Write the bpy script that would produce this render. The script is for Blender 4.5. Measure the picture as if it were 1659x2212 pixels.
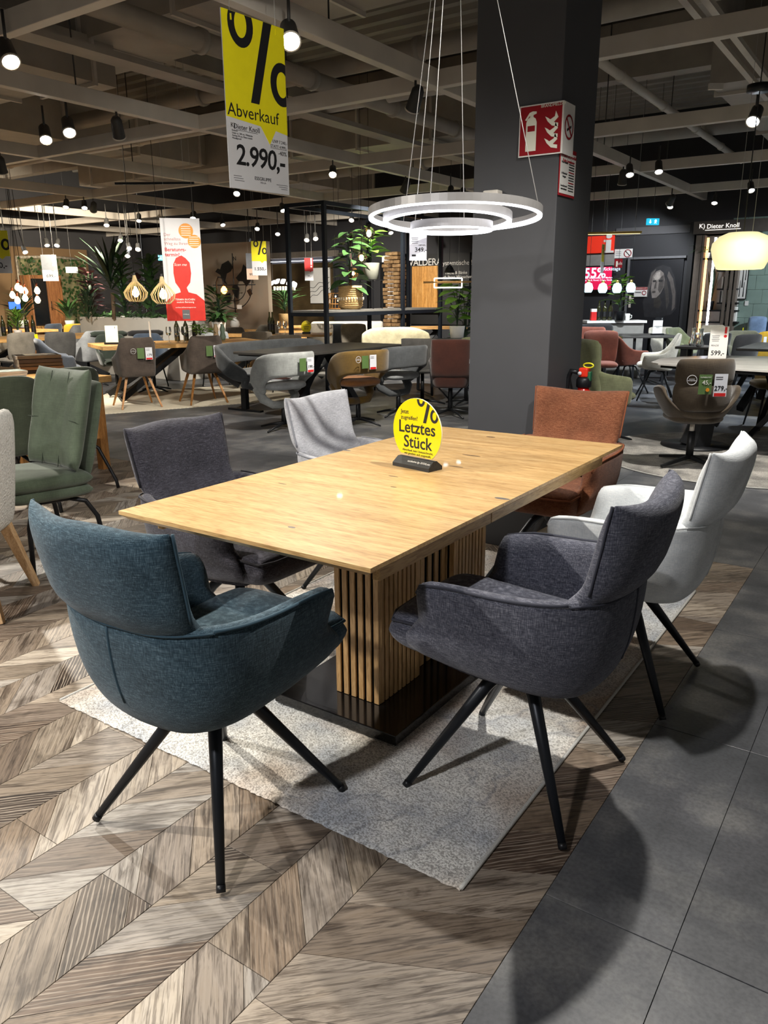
import bpy, bmesh, math, random
from mathutils import Vector, Matrix
for o in list(bpy.data.objects): bpy.data.objects.remove(o)
SC = bpy.context.scene; COL = SC.collection
R = math.radians; PI = math.pi
# ---------------------------------------------------------------- camera
FPX, YAW, PIT, ROL = 1661.0, 0.6009, 0.2729, -0.006
CAM = Vector((1.8594, -1.3435, 1.3558))
fw = Vector((-math.sin(YAW)*math.cos(PIT), math.cos(YAW)*math.cos(PIT), -math.sin(PIT)))
rt0 = Vector((math.cos(YAW), math.sin(YAW), 0)); up0 = rt0.cross(fw)
rt = rt0*math.cos(ROL)+up0*math.sin(ROL); up = up0*math.cos(ROL)-rt0*math.sin(ROL)
cd = bpy.data.cameras.new('camera'); cam = bpy.data.objects.new('camera', cd); COL.objects.link(cam)
m3 = Matrix((rt, up, -fw)).transposed()
cam.matrix_world = Matrix.Translation(CAM) @ m3.to_4x4()
cd.sensor_fit = 'VERTICAL'; cd.sensor_height = 24.0; cd.lens = 24.0*FPX/2212.0; cd.clip_start = .05; cd.clip_end = 200
SC.camera = cam
# ---------------------------------------------------------------- world, exposure
w = bpy.data.worlds.new('hall_air'); SC.world = w; w.use_nodes = True
w.node_tree.nodes['Background'].inputs[0].default_value = (1, .96, .90, 1)
w.node_tree.nodes['Background'].inputs[1].default_value = .105
SC.view_settings.view_transform = 'Standard'; SC.view_settings.look = 'None'
SC.view_settings.exposure = 0.85; SC.view_settings.gamma = 1.0; SC.view_settings.use_curve_mapping = False
# real spotlights of the hall: name -> (pos, target, watts, cone deg, colour, radius)
KEY = [((-1.75,-.55,2.93),(.35,-.25,0),215,66,(1,.93,.82),.035),
       ((1.28,1.33,2.93),(.6,.9,.1),130,135,(1,.96,.9),.03),
       ((-1.52,2.62,2.93),(.2,1.0,.7),60,60,(1,.92,.80),.04),
       ((-1.75,-2.1,2.93),(-1.3,.5,.3),230,84,(1,.95,.88),.05),
       ((.75,-2.75,2.93),(.45,-.2,0),135,85,(.98,.97,1),.09),
       ((1.0,.3,2.93),(-1.4,2.2,2.35),70,34,(1,.97,.9),.04),
       ((1.05,4.7,2.93),(.8,5.6,0),240,80,(1,.96,.9),.05),
       ((-4.55,1.95,2.93),(-2.6,1.4,.5),300,80,(1,.93,.82),.05),
       ((-1.75,4.4,2.93),(-3.7,5.6,.4),320,95,(1,.94,.84),.05),
       ((-4.55,3.7,2.93),(-6.2,5.4,.2),130,85,(1,.92,.8),.05),
       ((-7.35,4.2,2.93),(-8.8,5.4,.3),420,95,(1,.92,.8),.05),
       ((-4.55,8.6,2.93),(-6.6,9.6,.5),480,100,(1,.93,.82),.05),
       ((-1.75,9.6,2.93),(-2.2,10.5,.3),320,100,(.85,.93,1),.05),
       ((1.05,8.6,2.93),(.5,9.6,.3),320,100,(.85,.93,1),.05),
       ((-7.35,10.2,2.93),(-8.5,12.5,.8),480,100,(1,.93,.82),.05),
       ((-10.2,7.5,2.93),(-13,9.0,.8),620,110,(1,.88,.7),.05),
       ((-12.9,5.5,2.93),(-15.5,8,1.0),520,110,(1,.88,.7),.05),
       ((1.9,12.3,2.93),(.5,13.5,.6),260,110,(.85,.93,1),.05),
       ((-1.9,12.6,2.93),(-3.0,14.0,1.5),110,90,(.9,.95,1),.05)]
def spot_light(i, k, parent):
    l = bpy.data.lights.new('spot_beam', 'SPOT'); p, t, wt, cone, colr, rad = k
    l.energy = wt; l.spot_size = R(cone); l.spot_blend = .55; l.color = colr; l.shadow_soft_size = rad
    o = bpy.data.objects.new('spot_beam', l); COL.objects.link(o)
    d = (Vector(t)-Vector(p)).normalized()
    o.rotation_euler = d.to_track_quat('-Z', 'Y').to_euler(); o.location = d*.10+Vector((0,0,-.06)); o.parent = parent
    return o
# ---------------------------------------------------------------- unprojection of measured points (real depth each)
def ray(x, y): return fw+rt*((x-829.5)/FPX)-up*((y-1106)/FPX)
def U(x, y, z=0.0):
    d = ray(x, y); return CAM+d*((z-CAM.z)/d.z)
def UD(x, y, dep): return CAM+ray(x, y)*dep
def UY(x, y, Y):
    d = ray(x, y); return CAM+d*((Y-CAM.y)/d.y)
def UX(x, y, X):
    d = ray(x, y); return CAM+d*((X-CAM.x)/d.x)
def dep(p): return (Vector(p)-CAM).dot(fw)
def PX(p):
    d = Vector(p)-CAM; z = d.dot(fw); return (829.5+FPX*d.dot(rt)/z, 1106-FPX*d.dot(up)/z)
def cf(a): return YAW+R(a)          # heading: 0 = facing away from the viewer's side, 180 = facing it
# ---------------------------------------------------------------- materials
def lin(h):
    if not isinstance(h, str): return tuple(h)
    h = h.lstrip('#'); v = [int(h[i:i+2], 16)/255 for i in (0, 2, 4)]
    return tuple(c/12.92 if c <= .04045 else ((c+.055)/1.055)**2.4 for c in v)
MATS = {}
class NT:
    def __init__(s, name):
        s.m = bpy.data.materials.new(name); s.m.use_nodes = True; s.t = s.m.node_tree
        s.b = s.t.nodes['Principled BSDF']
    def n(s, typ, **kw):
        nd = s.t.nodes.new(typ)
        for k, v in kw.items():
            if k.startswith('i_'): nd.inputs[k[2:].replace('_', ' ')].default_value = v
            else: setattr(nd, k, v)
        return nd
    def l(s, a, ao, b, bi): s.t.links.new(a.outputs[ao], b.inputs[bi])
    def coord(s, kind, sc):
        tc = s.n('ShaderNodeTexCoord'); mp = s.n('ShaderNodeMapping'); mp.inputs['Scale'].default_value = sc
        s.l(tc, kind, mp, 'Vector'); return mp
    def ramp(s, src, so, stops):
        r = s.n('ShaderNodeValToRGB'); e = r.color_ramp.elements
        while len(e) < len(stops): e.new(.5)
        for i, (p, c) in enumerate(stops): e[i].position = p; e[i].color = (*lin(c), 1)
        s.l(src, so, r, 'Fac'); return r
    def bump(s, src, so, st, dist=.01):
        b = s.n('ShaderNodeBump'); b.inputs['Strength'].default_value = st; b.inputs['Distance'].default_value = dist
        s.l(src, so, b, 'Height'); s.l(b, 'Normal', s.b, 'Normal')
    def mix(s, fac, a, b, mode='MIX', fv=None):
        x = s.n('ShaderNodeMix', data_type='RGBA', blend_type=mode)
        if fac is not None: s.t.links.new(fac, x.inputs[0])
        else: x.inputs[0].default_value = fv
        for sock, v in ((x.inputs[6], a), (x.inputs[7], b)):
            if hasattr(v, 'is_linked'): s.t.links.new(v, sock)
            else: sock.default_value = (*lin(v), 1)
        return x
def plain(name, colr, rough=.5, metal=0., var=.08, sc=14., bump=0., spec=.5, coat=0.):
    if name in MATS: return MATS[name]
    t = NT(name); mp = t.coord('Object', (sc, sc, sc)); nz = t.n('ShaderNodeTexNoise', i_Scale=1., i_Detail=4.)
    t.l(mp, 'Vector', nz, 'Vector'); c = lin(colr)
    r = t.ramp(nz, 'Fac', [(.3, tuple(max(0, x*(1-var)) for x in c)), (.7, tuple(min(1, x*(1+var)) for x in c))])
    t.l(r, 'Color', t.b, 'Base Color'); t.b.inputs['Roughness'].default_value = rough; t.b.inputs['Metallic'].default_value = metal
    t.b.inputs['Specular IOR Level'].default_value = spec; t.b.inputs['Coat Weight'].default_value = coat
    if bump: t.bump(nz, 'Fac', bump)
    MATS[name] = t.m; return t.m
def glow(name, colr, st):
    if name in MATS: return MATS[name]
    t = NT(name); t.b.inputs['Base Color'].default_value = (*lin(colr), 1); t.b.inputs['Emission Color'].default_value = (*lin(colr), 1)
    t.b.inputs['Emission Strength'].default_value = st; MATS[name] = t.m; return t.m
def glassy(name, colr=(1, 1, 1), rough=.02, alpha=None):
    if name in MATS: return MATS[name]
    t = NT(name); t.b.inputs['Base Color'].default_value = (*lin(colr), 1); t.b.inputs['Roughness'].default_value = rough
    t.b.inputs['Transmission Weight'].default_value = 1.; t.b.inputs['IOR'].default_value = 1.2
    if alpha is not None: t.b.inputs['Alpha'].default_value = alpha
    MATS[name] = t.m; return t.m
def fabric(name, dark, mid, light, fr=620., rough=.92, sheen=.12, low=55., weave=1.25):
    if name in MATS: return MATS[name]
    t = NT(name)
    a = t.n('ShaderNodeTexNoise', i_Scale=1., i_Detail=3.); t.l(t.coord('Object', (fr, fr, low)), 'Vector', a, 'Vector')
    b = t.n('ShaderNodeTexNoise', i_Scale=1., i_Detail=3.); t.l(t.coord('Object', (low, low, fr)), 'Vector', b, 'Vector')
    mx = t.n('ShaderNodeMath', operation='ADD'); t.l(a, 'Fac', mx, 0); t.l(b, 'Fac', mx, 1)
    h = t.n('ShaderNodeMath', operation='MULTIPLY', i_Value=.5); t.l(mx, 'Value', h, 0); h.inputs[1].default_value = .5
    k = .13*weave
    r = t.ramp(h, 'Value', [(.5-k, dark), (.5, mid), (.5+k, light)])
    big = t.n('ShaderNodeTexNoise', i_Scale=1., i_Detail=2.); t.l(t.coord('Object', (9, 9, 9)), 'Vector', big, 'Vector')
    rb = t.ramp(big, 'Fac', [(.3, '#cfcfcf'), (.7, '#ffffff')])
    x = t.mix(None, r.outputs['Color'], rb.outputs['Color'], 'MULTIPLY', .8)
    t.t.links.new(x.outputs[2], t.b.inputs['Base Color'])
    t.b.inputs['Roughness'].default_value = rough; t.b.inputs['Sheen Weight'].default_value = sheen; t.b.inputs['Sheen Roughness'].default_value = .5
    t.b.inputs['Specular IOR Level'].default_value = .2; t.bump(h, 'Value', .35, .004)
    MATS[name] = t.m; return t.m
def wood(name, dark, mid, light, along=(1, 14, 14), rough=.45, sc=3., coat=.0, rnd=.12):
    """grain runs along the object axis with the small scale; each object shifts the pattern by its own random number"""
    if name in MATS: return MATS[name]
    t = NT(name); tc = t.n('ShaderNodeTexCoord'); oi = t.n('ShaderNodeObjectInfo')
    sh = t.n('ShaderNodeMath', operation='MULTIPLY'); t.l(oi, 'Random', sh, 0); sh.inputs[1].default_value = 37.
    ad = t.n('ShaderNodeVectorMath', operation='ADD'); t.l(tc, 'Object', ad, 0); t.l(sh, 'Value', ad, 1)
    mp = t.n('ShaderNodeMapping'); mp.inputs['Scale'].default_value = tuple(sc*a for a in along); t.l(ad, 'Vector', mp, 'Vector')
    a = t.n('ShaderNodeTexNoise', i_Scale=1., i_Detail=6., i_Roughness=.62, i_Distortion=.5); t.l(mp, 'Vector', a, 'Vector')
    r = t.ramp(a, 'Fac', [(.28, dark), (.5, mid), (.72, light)])
    mp2 = t.n('ShaderNodeMapping'); mp2.inputs['Scale'].default_value = tuple(sc*7*q for q in along); t.l(ad, 'Vector', mp2, 'Vector')
    b = t.n('ShaderNodeTexNoise', i_Scale=1., i_Detail=3.); t.l(mp2, 'Vector', b, 'Vector')
    rb = t.ramp(b, 'Fac', [(.36, '#c9bfae'), (.52, '#ffffff')])
    x = t.mix(None, r.outputs['Color'], rb.outputs['Color'], 'MULTIPLY', .7)
    hv = t.n('ShaderNodeHueSaturation'); mr = t.n('ShaderNodeMapRange'); t.l(oi, 'Random', mr, 'Value'); mr.inputs['To Min'].default_value = 1-rnd; mr.inputs['To Max'].default_value = 1+rnd
    t.l(mr, 'Result', hv, 'Value'); t.t.links.new(x.outputs[2], hv.inputs['Color'])
    t.l(hv, 'Color', t.b, 'Base Color'); t.b.inputs['Roughness'].default_value = rough; t.b.inputs['Coat Weight'].default_value = coat
    t.bump(b, 'Fac', .08, .003)
    MATS[name] = t.m; return t.m
# ---------------------------------------------------------------- mesh helpers
def ob(name, bm, mat=None, parent=None, smooth=False, sub=0, loc=None, rot=None):
    if isinstance(bm, bmesh.types.BMesh):
        me = bpy.data.meshes.new(name)
        bmesh.ops.recalc_face_normals(bm, faces=bm.faces[:])
        if smooth:
            for f in bm.faces: f.smooth = True
        bm.to_mesh(me); bm.free()
    else: me = bm
    o = bpy.data.objects.new(name, me); COL.objects.link(o)
    if mat and not me.materials: me.materials.append(mat)
    if parent: o.parent = parent
    if loc is not None: o.location = loc
    if rot is not None: o.rotation_euler = rot
    if sub:
        s = o.modifiers.new('smooth', 'SUBSURF'); s.levels = s.render_levels = sub
    return o
def tag(o, label, cat, group=None):
    o['label'] = label; o['category'] = cat
    if group: o['group'] = group
    return o
def thing(name, label, cat, loc=(0, 0, 0), rotz=0., group=None):
    o = bpy.data.objects.new(name, None); COL.objects.link(o); o.empty_display_size = .1
    o.location = loc; o.rotation_euler = (0, 0, rotz); return tag(o, label, cat, group)
def struct(o): o['kind'] = 'structure'; return o
def dup(root, loc, rotz, label, group=None):
    r = root.copy(); COL.objects.link(r); r.location = loc; r.rotation_euler = (0, 0, rotz); r['label'] = label
    if group: r['group'] = group
    for ch in list(root.children):
        c = ch.copy(); COL.objects.link(c); c.parent = r
        for g in list(ch.children):
            d = g.copy(); COL.objects.link(d); d.parent = c
    return r
def recolor(root, mp):
    for o in [root]+list(root.children_recursive):
        if o.type == 'MESH' and o.data.materials and o.data.materials[0] in mp:
            o.material_slots[0].link = 'OBJECT'; o.material_slots[0].material = mp[o.data.materials[0]]
    return root
def NB(): return bmesh.new()
def bx(bm, c, s, M=None, bev=0., seg=2):
    r = bmesh.ops.create_cube(bm, size=1.)['verts']
    bmesh.ops.scale(bm, vec=s, verts=r)
    if bev:
        es = list({e for v in r for e in v.link_edges})
        g = bmesh.ops.bevel(bm, geom=es, offset=bev, segments=seg, affect='EDGES', profile=.5)
        r = list({v for f in g['faces'] for v in f.verts} | {v for v in r if v.is_valid})
    if M is not None: bmesh.ops.transform(bm, matrix=M.to_4x4(), verts=r)
    bmesh.ops.translate(bm, vec=c, verts=r); return r
def box(name, c, s, mat, parent=None, M=None, bev=0., smooth=False):
    bm = NB(); bx(bm, c, s, M, bev); return ob(name, bm, mat, parent, smooth)
def tube(bm, pts, r, n=8, closed=False, cap=True):
    pts = [Vector(p) for p in pts]; N = len(pts); rs = r if isinstance(r, (list, tuple)) else [r]*N
    rings = []; prev = None
    for i, p in enumerate(pts):
        a = pts[i-1] if (i > 0 or closed) else p; b = pts[(i+1) % N] if (i < N-1 or closed) else p
        d = (b-a).normalized() if (b-a).length > 1e-9 else Vector((0, 0, 1))
        if prev is None:
            x = d.orthogonal().normalized()
        else:
            x = (prev-d*prev.dot(d)); x = x.normalized() if x.length > 1e-6 else d.orthogonal().normalized()
        prev = x; y = d.cross(x)
        rings.append([bm.verts.new(p+(x*math.cos(2*PI*k/n)+y*math.sin(2*PI*k/n))*rs[i]) for k in range(n)])
    for i in range(N if closed else N-1):
        A, B = rings[i], rings[(i+1) % N]
        for k in range(n): bm.faces.new((A[k], A[(k+1) % n], B[(k+1) % n], B[k]))
    if cap and not closed:
        bm.faces.new(rings[0][::-1]); bm.faces.new(rings[-1])
def tb(name, pts, r, mat, parent=None, n=8, closed=False):
    bm = NB(); tube(bm, pts, r, n, closed); return ob(name, bm, mat, parent, True)
def lathe(bm, prof, n=24, c=(0, 0, 0), M=None, capb=True, capt=True):
    c = Vector(c); rings = []
    for r_, z in prof:
        ring = []
        for k in range(n):
            v = Vector((r_*math.cos(2*PI*k/n), r_*math.sin(2*PI*k/n), z))
            if M is not None: v = M @ v
            ring.append(bm.verts.new(c+v))
        rings.append(ring)
    for A, B in zip(rings, rings[1:]):
        for k in range(n): bm.faces.new((A[k], A[(k+1) % n], B[(k+1) % n], B[k]))
    if capb and prof[0][0] > 1e-5: bm.faces.new(rings[0][::-1])
    if capt and prof[-1][0] > 1e-5: bm.faces.new(rings[-1])
def lt(name, prof, mat, parent=None, n=24, c=(0, 0, 0), M=None, capb=True, capt=True, smooth=True):
    bm = NB(); lathe(bm, prof, n, c, M, capb, capt); return ob(name, bm, mat, parent, smooth)
def prism(bm, poly, d0, d1, f=None):
    """polygon in (a,b) extruded between d0 and d1; f maps (a,b,d) to a point (default xy,z)"""
    f = f or (lambda a, b, d: Vector((a, b, d)))
    A = [bm.verts.new(f(a, b, d0)) for a, b in poly]; B = [bm.verts.new(f(a, b, d1)) for a, b in poly]; n = len(poly)
    bm.faces.new(A[::-1]); bm.faces.new(B)
    for k in range(n): bm.faces.new((A[k], A[(k+1) % n], B[(k+1) % n], B[k]))
XZ = lambda a, b, d: Vector((a, d, b))      # upright plate seen along y
def pr(name, poly, d0, d1, mat, parent=None, f=None):
    bm = NB(); prism(bm, poly, d0, d1, f); return ob(name, bm, mat, parent)
def rrect(w, h, r, n=5, cx=0, cy=0):
    out = []
    for qx, qy, a0 in ((1, 1, 0), (-1, 1, 90), (-1, -1, 180), (1, -1, 270)):
        for k in range(n+1):
            a = R(a0+90*k/n); out.append((cx+qx*(w/2-r)+r*math.cos(a), cy+qy*(h/2-r)+r*math.sin(a)))
    return out
def ell(a, b, n=28, cx=0, cy=0, t0=0, t1=360):
    return [(cx+a*math.cos(R(t0+(t1-t0)*k/n)), cy+b*math.sin(R(t0+(t1-t0)*k/n))) for k in range(n if t1-t0 == 360 else n+1)]
def pillow(bm, W, H, T, fn=None, nu=10, nv=8, p=4., rc=.0, e=.5):
    """closed cushion; fn(x,h,d) -> point. x across, h up, d thickness"""
    fn = fn or (lambda x, h, d: Vector((x, d, h)))
    G = {}
    for s in (1, -1):
        for i in range(nu+1):
            for j in range(nv+1):
                u = math.sin((2*i/nu-1)*PI/2*.93)/math.sin(PI/2*.93); v = math.sin((2*j/nv-1)*PI/2*.93)/math.sin(PI/2*.93)
                edge = i in (0, nu) or j in (0, nv)
                if edge and s == -1: G[s, i, j] = G[1, i, j]; continue
                th = max(0., (1-abs(u)**p)*(1-abs(v)**p))**e
                x = u*W/2*(1-rc*abs(v)**5); h = v*H/2*(1-rc*abs(u)**5)
                G[s, i, j] = bm.verts.new(fn(x, h, s*T/2*th))
    for s in (1, -1):
        for i in range(nu):
            for j in range(nv):
                q = [G[s, i, j], G[s, i+1, j], G[s, i+1, j+1], G[s, i, j+1]]
                bm.faces.new(q if s == 1 else q[::-1])
def pl(name, W, H, T, mat, parent=None, fn=None, nu=10, nv=8, p=4., rc=0., sub=1, e=.5):
    bm = NB(); pillow(bm, W, H, T, fn, nu, nv, p, rc, e); return ob(name, bm, mat, parent, True, sub)
def crv(keys, t):
    """Catmull-Rom through key tuples, t in 0..1"""
    n = len(keys)-1; f = min(max(t, 0), 1)*n; i = min(int(f), n-1); u = f-i
    g = lambda k: keys[min(max(k, 0), n)]
    p0, p1, p2, p3 = g(i-1), g(i), g(i+1), g(i+2)
    return tuple(.5*((2*b)+(c-a)*u+(2*a-5*b+4*c-d)*u*u+(3*b-a-3*c+d)*u**3) for a, b, c, d in zip(p0, p1, p2, p3))
def text(body, size, M, mat, parent=None, name='lettering', align='CENTER', ext=.0006, bold=0., shear=0., sp=1., clipw=None):
    """flat lettering as a thin mesh; M maps text plane (x right, y up, z out) into the parent's space"""
    c = bpy.data.curves.new('t', 'FONT'); c.body = body; c.size = size; c.align_x = align; c.align_y = 'CENTER'
    c.extrude = ext; c.offset = bold*size; c.shear = shear; c.space_character = sp; c.resolution_u = 3
    o = bpy.data.objects.new('t', c); COL.objects.link(o)
    dg = bpy.context.evaluated_depsgraph_get(); me = bpy.data.meshes.new_from_object(o.evaluated_get(dg))
    bpy.data.objects.remove(o); bpy.data.curves.remove(c); me.transform(M)
    me.materials.clear(); me.materials.append(mat); me.name = name
    return ob(name, me, None, parent)
def frame(o, x, y):
    """4x4 with axes x (right), y (up), z = x cross y, origin o"""
    x = Vector(x).normalized(); y = Vector(y).normalized(); z = x.cross(y)
    m = Matrix((x, y, z)).transposed().to_4x4(); m.translation = Vector(o); return m
def TM(x, y, z, ang=0.):           # lettering upright in a local frame whose front is -y
    return Matrix.Translation((x, y, z)) @ Matrix.Rotation(ang, 4, 'Z') @ Matrix.Rotation(PI/2, 4, 'X')
# ---------------------------------------------------------------- shared materials
M_black = plain('black_powder_metal', '#17181b', .42, .3, .1)
M_legm = plain('dark_blue_black_metal', '#1c2026', .38, .45, .1)
M_white = plain('white_card', '#dedcd7', .6, 0, .02)
M_paper = plain('white_paper', '#cfcfd2', .65, 0, .02)
M_ink = plain('black_ink', '#121113', .6, 0, .02)
M_grayink = plain('grey_ink', '#5b5b60', .6, 0, .02)
M_red = plain('red_print', '#c9201f', .5, 0, .03)
M_yel = plain('yellow_print', '#e8dc12', .5, 0, .03)
M_yel2 = plain('yellow_acrylic', '#e4d008', .3, 0, .02, coat=.3)
M_oakt = wood('oak_top', '#a5814f', '#bd9a66', '#cbac78', (1, 11, 11), .42, 3., .08, .07)
M_oaky = wood('oak_rail', '#a5814f', '#bd9a66', '#cbac78', (11, 1, 11), .45, 3., 0, .05)
M_oakv = wood('oak_slat', '#a07b4b', '#b99463', '#caa87a', (14, 14, 1), .5, 4., 0, .08)
M_oak = wood('oak_board', '#a87842', '#c99a5c', '#ddb679', (1, 10, 10), .45, 3., 0, .1)
M_oakl = wood('oak_leg', '#8a5a2b', '#b07a3f', '#c8955a', (12, 12, 1), .5, 5., 0, .1)
M_beech = wood('pale_leg_wood', '#b28b5e', '#c7a276', '#d8b78e', (12, 12, 1), .5, 5., 0, .06)
M_green = plain('leaf_green', '#35562a', .5, 0, .35, 30.)
M_greenl = plain('fresh_leaf', '#6f9a3c', .5, 0, .3, 30.)
M_greend = plain('dark_leaf', '#1f3420', .5, 0, .35, 30.)
M_brownl = plain('burgundy_leaf', '#4a2b2b', .5, 0, .3, 30.)
M_bottle = plain('bottle_glass', '#2a2a14', .08, 0, .1, spec=.8)
M_glass = glassy('clear_glass', (.95, .97, .97))
M_tagp = plain('price_tag_card', '#d9dbe2', .45, 0, .03)
M_tagg = plain('green_tag_card', '#55703f', .45, 0, .08)
M_steel = plain('frame_steel', '#20252d', .4, .5, .08)
M_lens = glow('spot_lens', '#fff6e6', 22.)
M_lensc = glow('spot_lens_cool', '#eaf4ff', 18.)
M_can = plain('spot_housing', '#3a3937', .5, .2, .1)
M_beam = plain('painted_ceiling_metal', '#cdc5b9', .5, .05, .08, 3.)
M_duct = plain('galvanised_duct', '#a59d91', .55, .05, .12, 3.)
M_deck = plain('ceiling_deck', '#9a948a', .65, .0, .1, 2.)
M_cable = plain('thin_cable', '#b9b9b6', .5, .2, .02)
M_dkcable = plain('dark_cable', '#151515', .6, 0, .02)
# ---------------------------------------------------------------- floor
def chevron_mat():
    t = NT('weathered_chevron_oak'); uv = t.n('ShaderNodeUVMap'); oi = t.n('ShaderNodeObjectInfo'); ge = t.n('ShaderNodeNewGeometry')
    rn = t.n('ShaderNodeMath', operation='ADD'); t.l(oi, 'Random', rn, 0); t.l(ge, 'Random Per Island', rn, 1)
    fr = t.n('ShaderNodeMath', operation='FRACT'); t.l(rn, 'Value', fr, 0)
    sh = t.n('ShaderNodeMath', operation='MULTIPLY'); t.l(fr, 'Value', sh, 0); sh.inputs[1].default_value = 53.
    ad = t.n('ShaderNodeVectorMath', operation='ADD'); t.l(uv, 'UV', ad, 0); t.l(sh, 'Value', ad, 1)
    def nz(sc, det, dist, rough=.6):
        mp = t.n('ShaderNodeMapping'); mp.inputs['Scale'].default_value = sc; t.l(ad, 'Vector', mp, 'Vector')
        a = t.n('ShaderNodeTexNoise', i_Scale=1., i_Detail=det, i_Distortion=dist, i_Roughness=rough); t.l(mp, 'Vector', a, 'Vector'); return a
    tone = t.ramp(fr, 'Value', [(0., '#43372e'), (.15, '#9c8f7e'), (.3, '#5f4f42'), (.45, '#bfb4a4'), (.6, '#84725f'), (.75, '#a8a39b'), (.88, '#6d5b4c'), (1., '#3a2f27')])
    st = nz((3.2, 26., 1.), 5., 1.2); r1 = t.ramp(st, 'Fac', [(.36, '#85796f'), (.5, '#ffffff'), (.75, '#f2ece2')])
    x1 = t.mix(None, tone.outputs['Color'], r1.outputs['Color'], 'MULTIPLY', .85)
    # growth-ring streaks: light lime in the grain on some planks
    mp = t.n('ShaderNodeMapping'); mp.inputs['Scale'].default_value = (2.2, 17., 1.); t.l(ad, 'Vector', mp, 'Vector')
    wv = t.n('ShaderNodeTexWave', bands_direction='Y', i_Scale=1.7, i_Distortion=7., i_Detail=3.); wv.inputs['Detail Scale'].default_value = 1.3
    t.l(mp, 'Vector', wv, 'Vector'); r2 = t.ramp(wv, 'Fac', [(.70, '#000000'), (.93, '#ffffff')])
    gate = t.ramp(fr, 'Value', [(.0, '#cfcfcf'), (.25, '#303030'), (.5, '#909090'), (.75, '#202020'), (1., '#e0e0e0')])
    mk = t.mix(None, r2.outputs['Color'], gate.outputs['Color'], 'MULTIPLY', 1.)
    x2 = t.mix(mk.outputs[2], x1.outputs[2], '#b8ab9a')
    dk = nz((5., 5., 1.), 4., .6); r3 = t.ramp(dk, 'Fac', [(.30, '#7a6c60'), (.46, '#ffffff')])
    x3 = t.mix(None, x2.outputs[2], r3.outputs['Color'], 'MULTIPLY', .6)
    fn = nz((9., 170., 1.), 3., .6, .7); r4 = t.ramp(fn, 'Fac', [(.40, '#6f645b'), (.50, '#ffffff'), (.62, '#ffffff')])
    x4 = t.mix(None, x3.outputs[2], r4.outputs['Color'], 'MULTIPLY', .58)
    t.t.links.new(x4.outputs[2], t.b.inputs['Base Color']); t.b.inputs['Roughness'].default_value = .5; t.bump(fn, 'Fac', .15, .002)
    return t.m
def tile_mat():
    t = NT('dark_concrete_tile'); oi = t.n('ShaderNodeObjectInfo'); tc = t.n('ShaderNodeTexCoord')
    ge = t.n('ShaderNodeNewGeometry')
    a = t.n('ShaderNodeTexNoise', i_Scale=2.6, i_Detail=7., i_Roughness=.62); t.l(ge, 'Position', a, 'Vector')
    r = t.ramp(a, 'Fac', [(.32, '#3b3d40'), (.5, '#515255'), (.70, '#797875')])
    b = t.n('ShaderNodeTexNoise', i_Scale=90., i_Detail=3.); t.l(ge, 'Position', b, 'Vector'); rb = t.ramp(b, 'Fac', [(.35, '#c8c8c8'), (.6, '#ffffff')])
    x = t.mix(None, r.outputs['Color'], rb.outputs['Color'], 'MULTIPLY', .6)
    hv = t.n('ShaderNodeHueSaturation'); mr = t.n('ShaderNodeMapRange'); t.l(oi, 'Random', mr, 'Value'); mr.inputs['To Min'].default_value = .92; mr.inputs['To Max'].default_value = 1.08
    t.l(mr, 'Result', hv, 'Value'); t.t.links.new(x.outputs[2], hv.inputs['Color']); t.l(hv, 'Color', t.b, 'Base Color')
    t.b.inputs['Roughness'].default_value = .42; t.bump(b, 'Fac', .06, .002); return t.m
M_plank, M_tile = chevron_mat(), tile_mat()
M_joint = plain('floor_joint', '#1b1a19', .8)
TX = 1.320; TYB = 2.80
floor = struct(box('floor', (-5, 4.4, -.045), (29, 21.6, .08), M_joint))
def poly_mesh(name, poly, org, ang, mat, g=.0007, z0=-.0045, bev=.0009):
    """thin board: polygon (world xy) shrunk a hair, grain along ang; returned in local coordinates about org"""
    c, s = math.cos(ang), math.sin(ang); n = len(poly)
    cx = sum(p[0] for p in poly)/n; cy = sum(p[1] for p in poly)/n
    L = []
    for x, y in poly:
        d = math.hypot(x-cx, y-cy) or 1; k = max(0, 1-1.4*g/d); x, y = cx+(x-cx)*k, cy+(y-cy)*k
        dx, dy = x-org[0], y-org[1]; L.append((dx*c+dy*s, -dx*s+dy*c))
    mx = sum(p[0] for p in L)/n; my = sum(p[1] for p in L)/n
    In = [(mx+(x-mx)*(1-bev/max(.01, math.hypot(x-mx, y-my))), my+(y-my)*(1-bev/max(.01, math.hypot(x-mx, y-my)))) for x, y in L]
    vs = [(x, y, z0) for x, y in L]+[(x, y, -.0006) for x, y in L]+[(x, y, 0) for x, y in In]
    fs = [tuple(range(2*n, 3*n))]+[(i, (i+1) % n, n+(i+1) % n, n+i) for i in range(n)]+[(n+i, n+(i+1) % n, 2*n+(i+1) % n, 2*n+i) for i in range(n)]
    return vs, fs
def clip_y(poly, y, keep_above):
    out = []
    for i, p in enumerate(poly):
        q = poly[(i+1) % len(poly)]; a = (p[1] >= y) == keep_above; b = (q[1] >= y) == keep_above
        if a: out.append(p)
        if a != b:
            t = (y-p[1])/(q[1]-p[1]); out.append((p[0]+(q[0]-p[0])*t, y))
    return out
random.seed(4)
pieces = []; CWD = .1842; PITCH = .1715
k = -34
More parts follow.
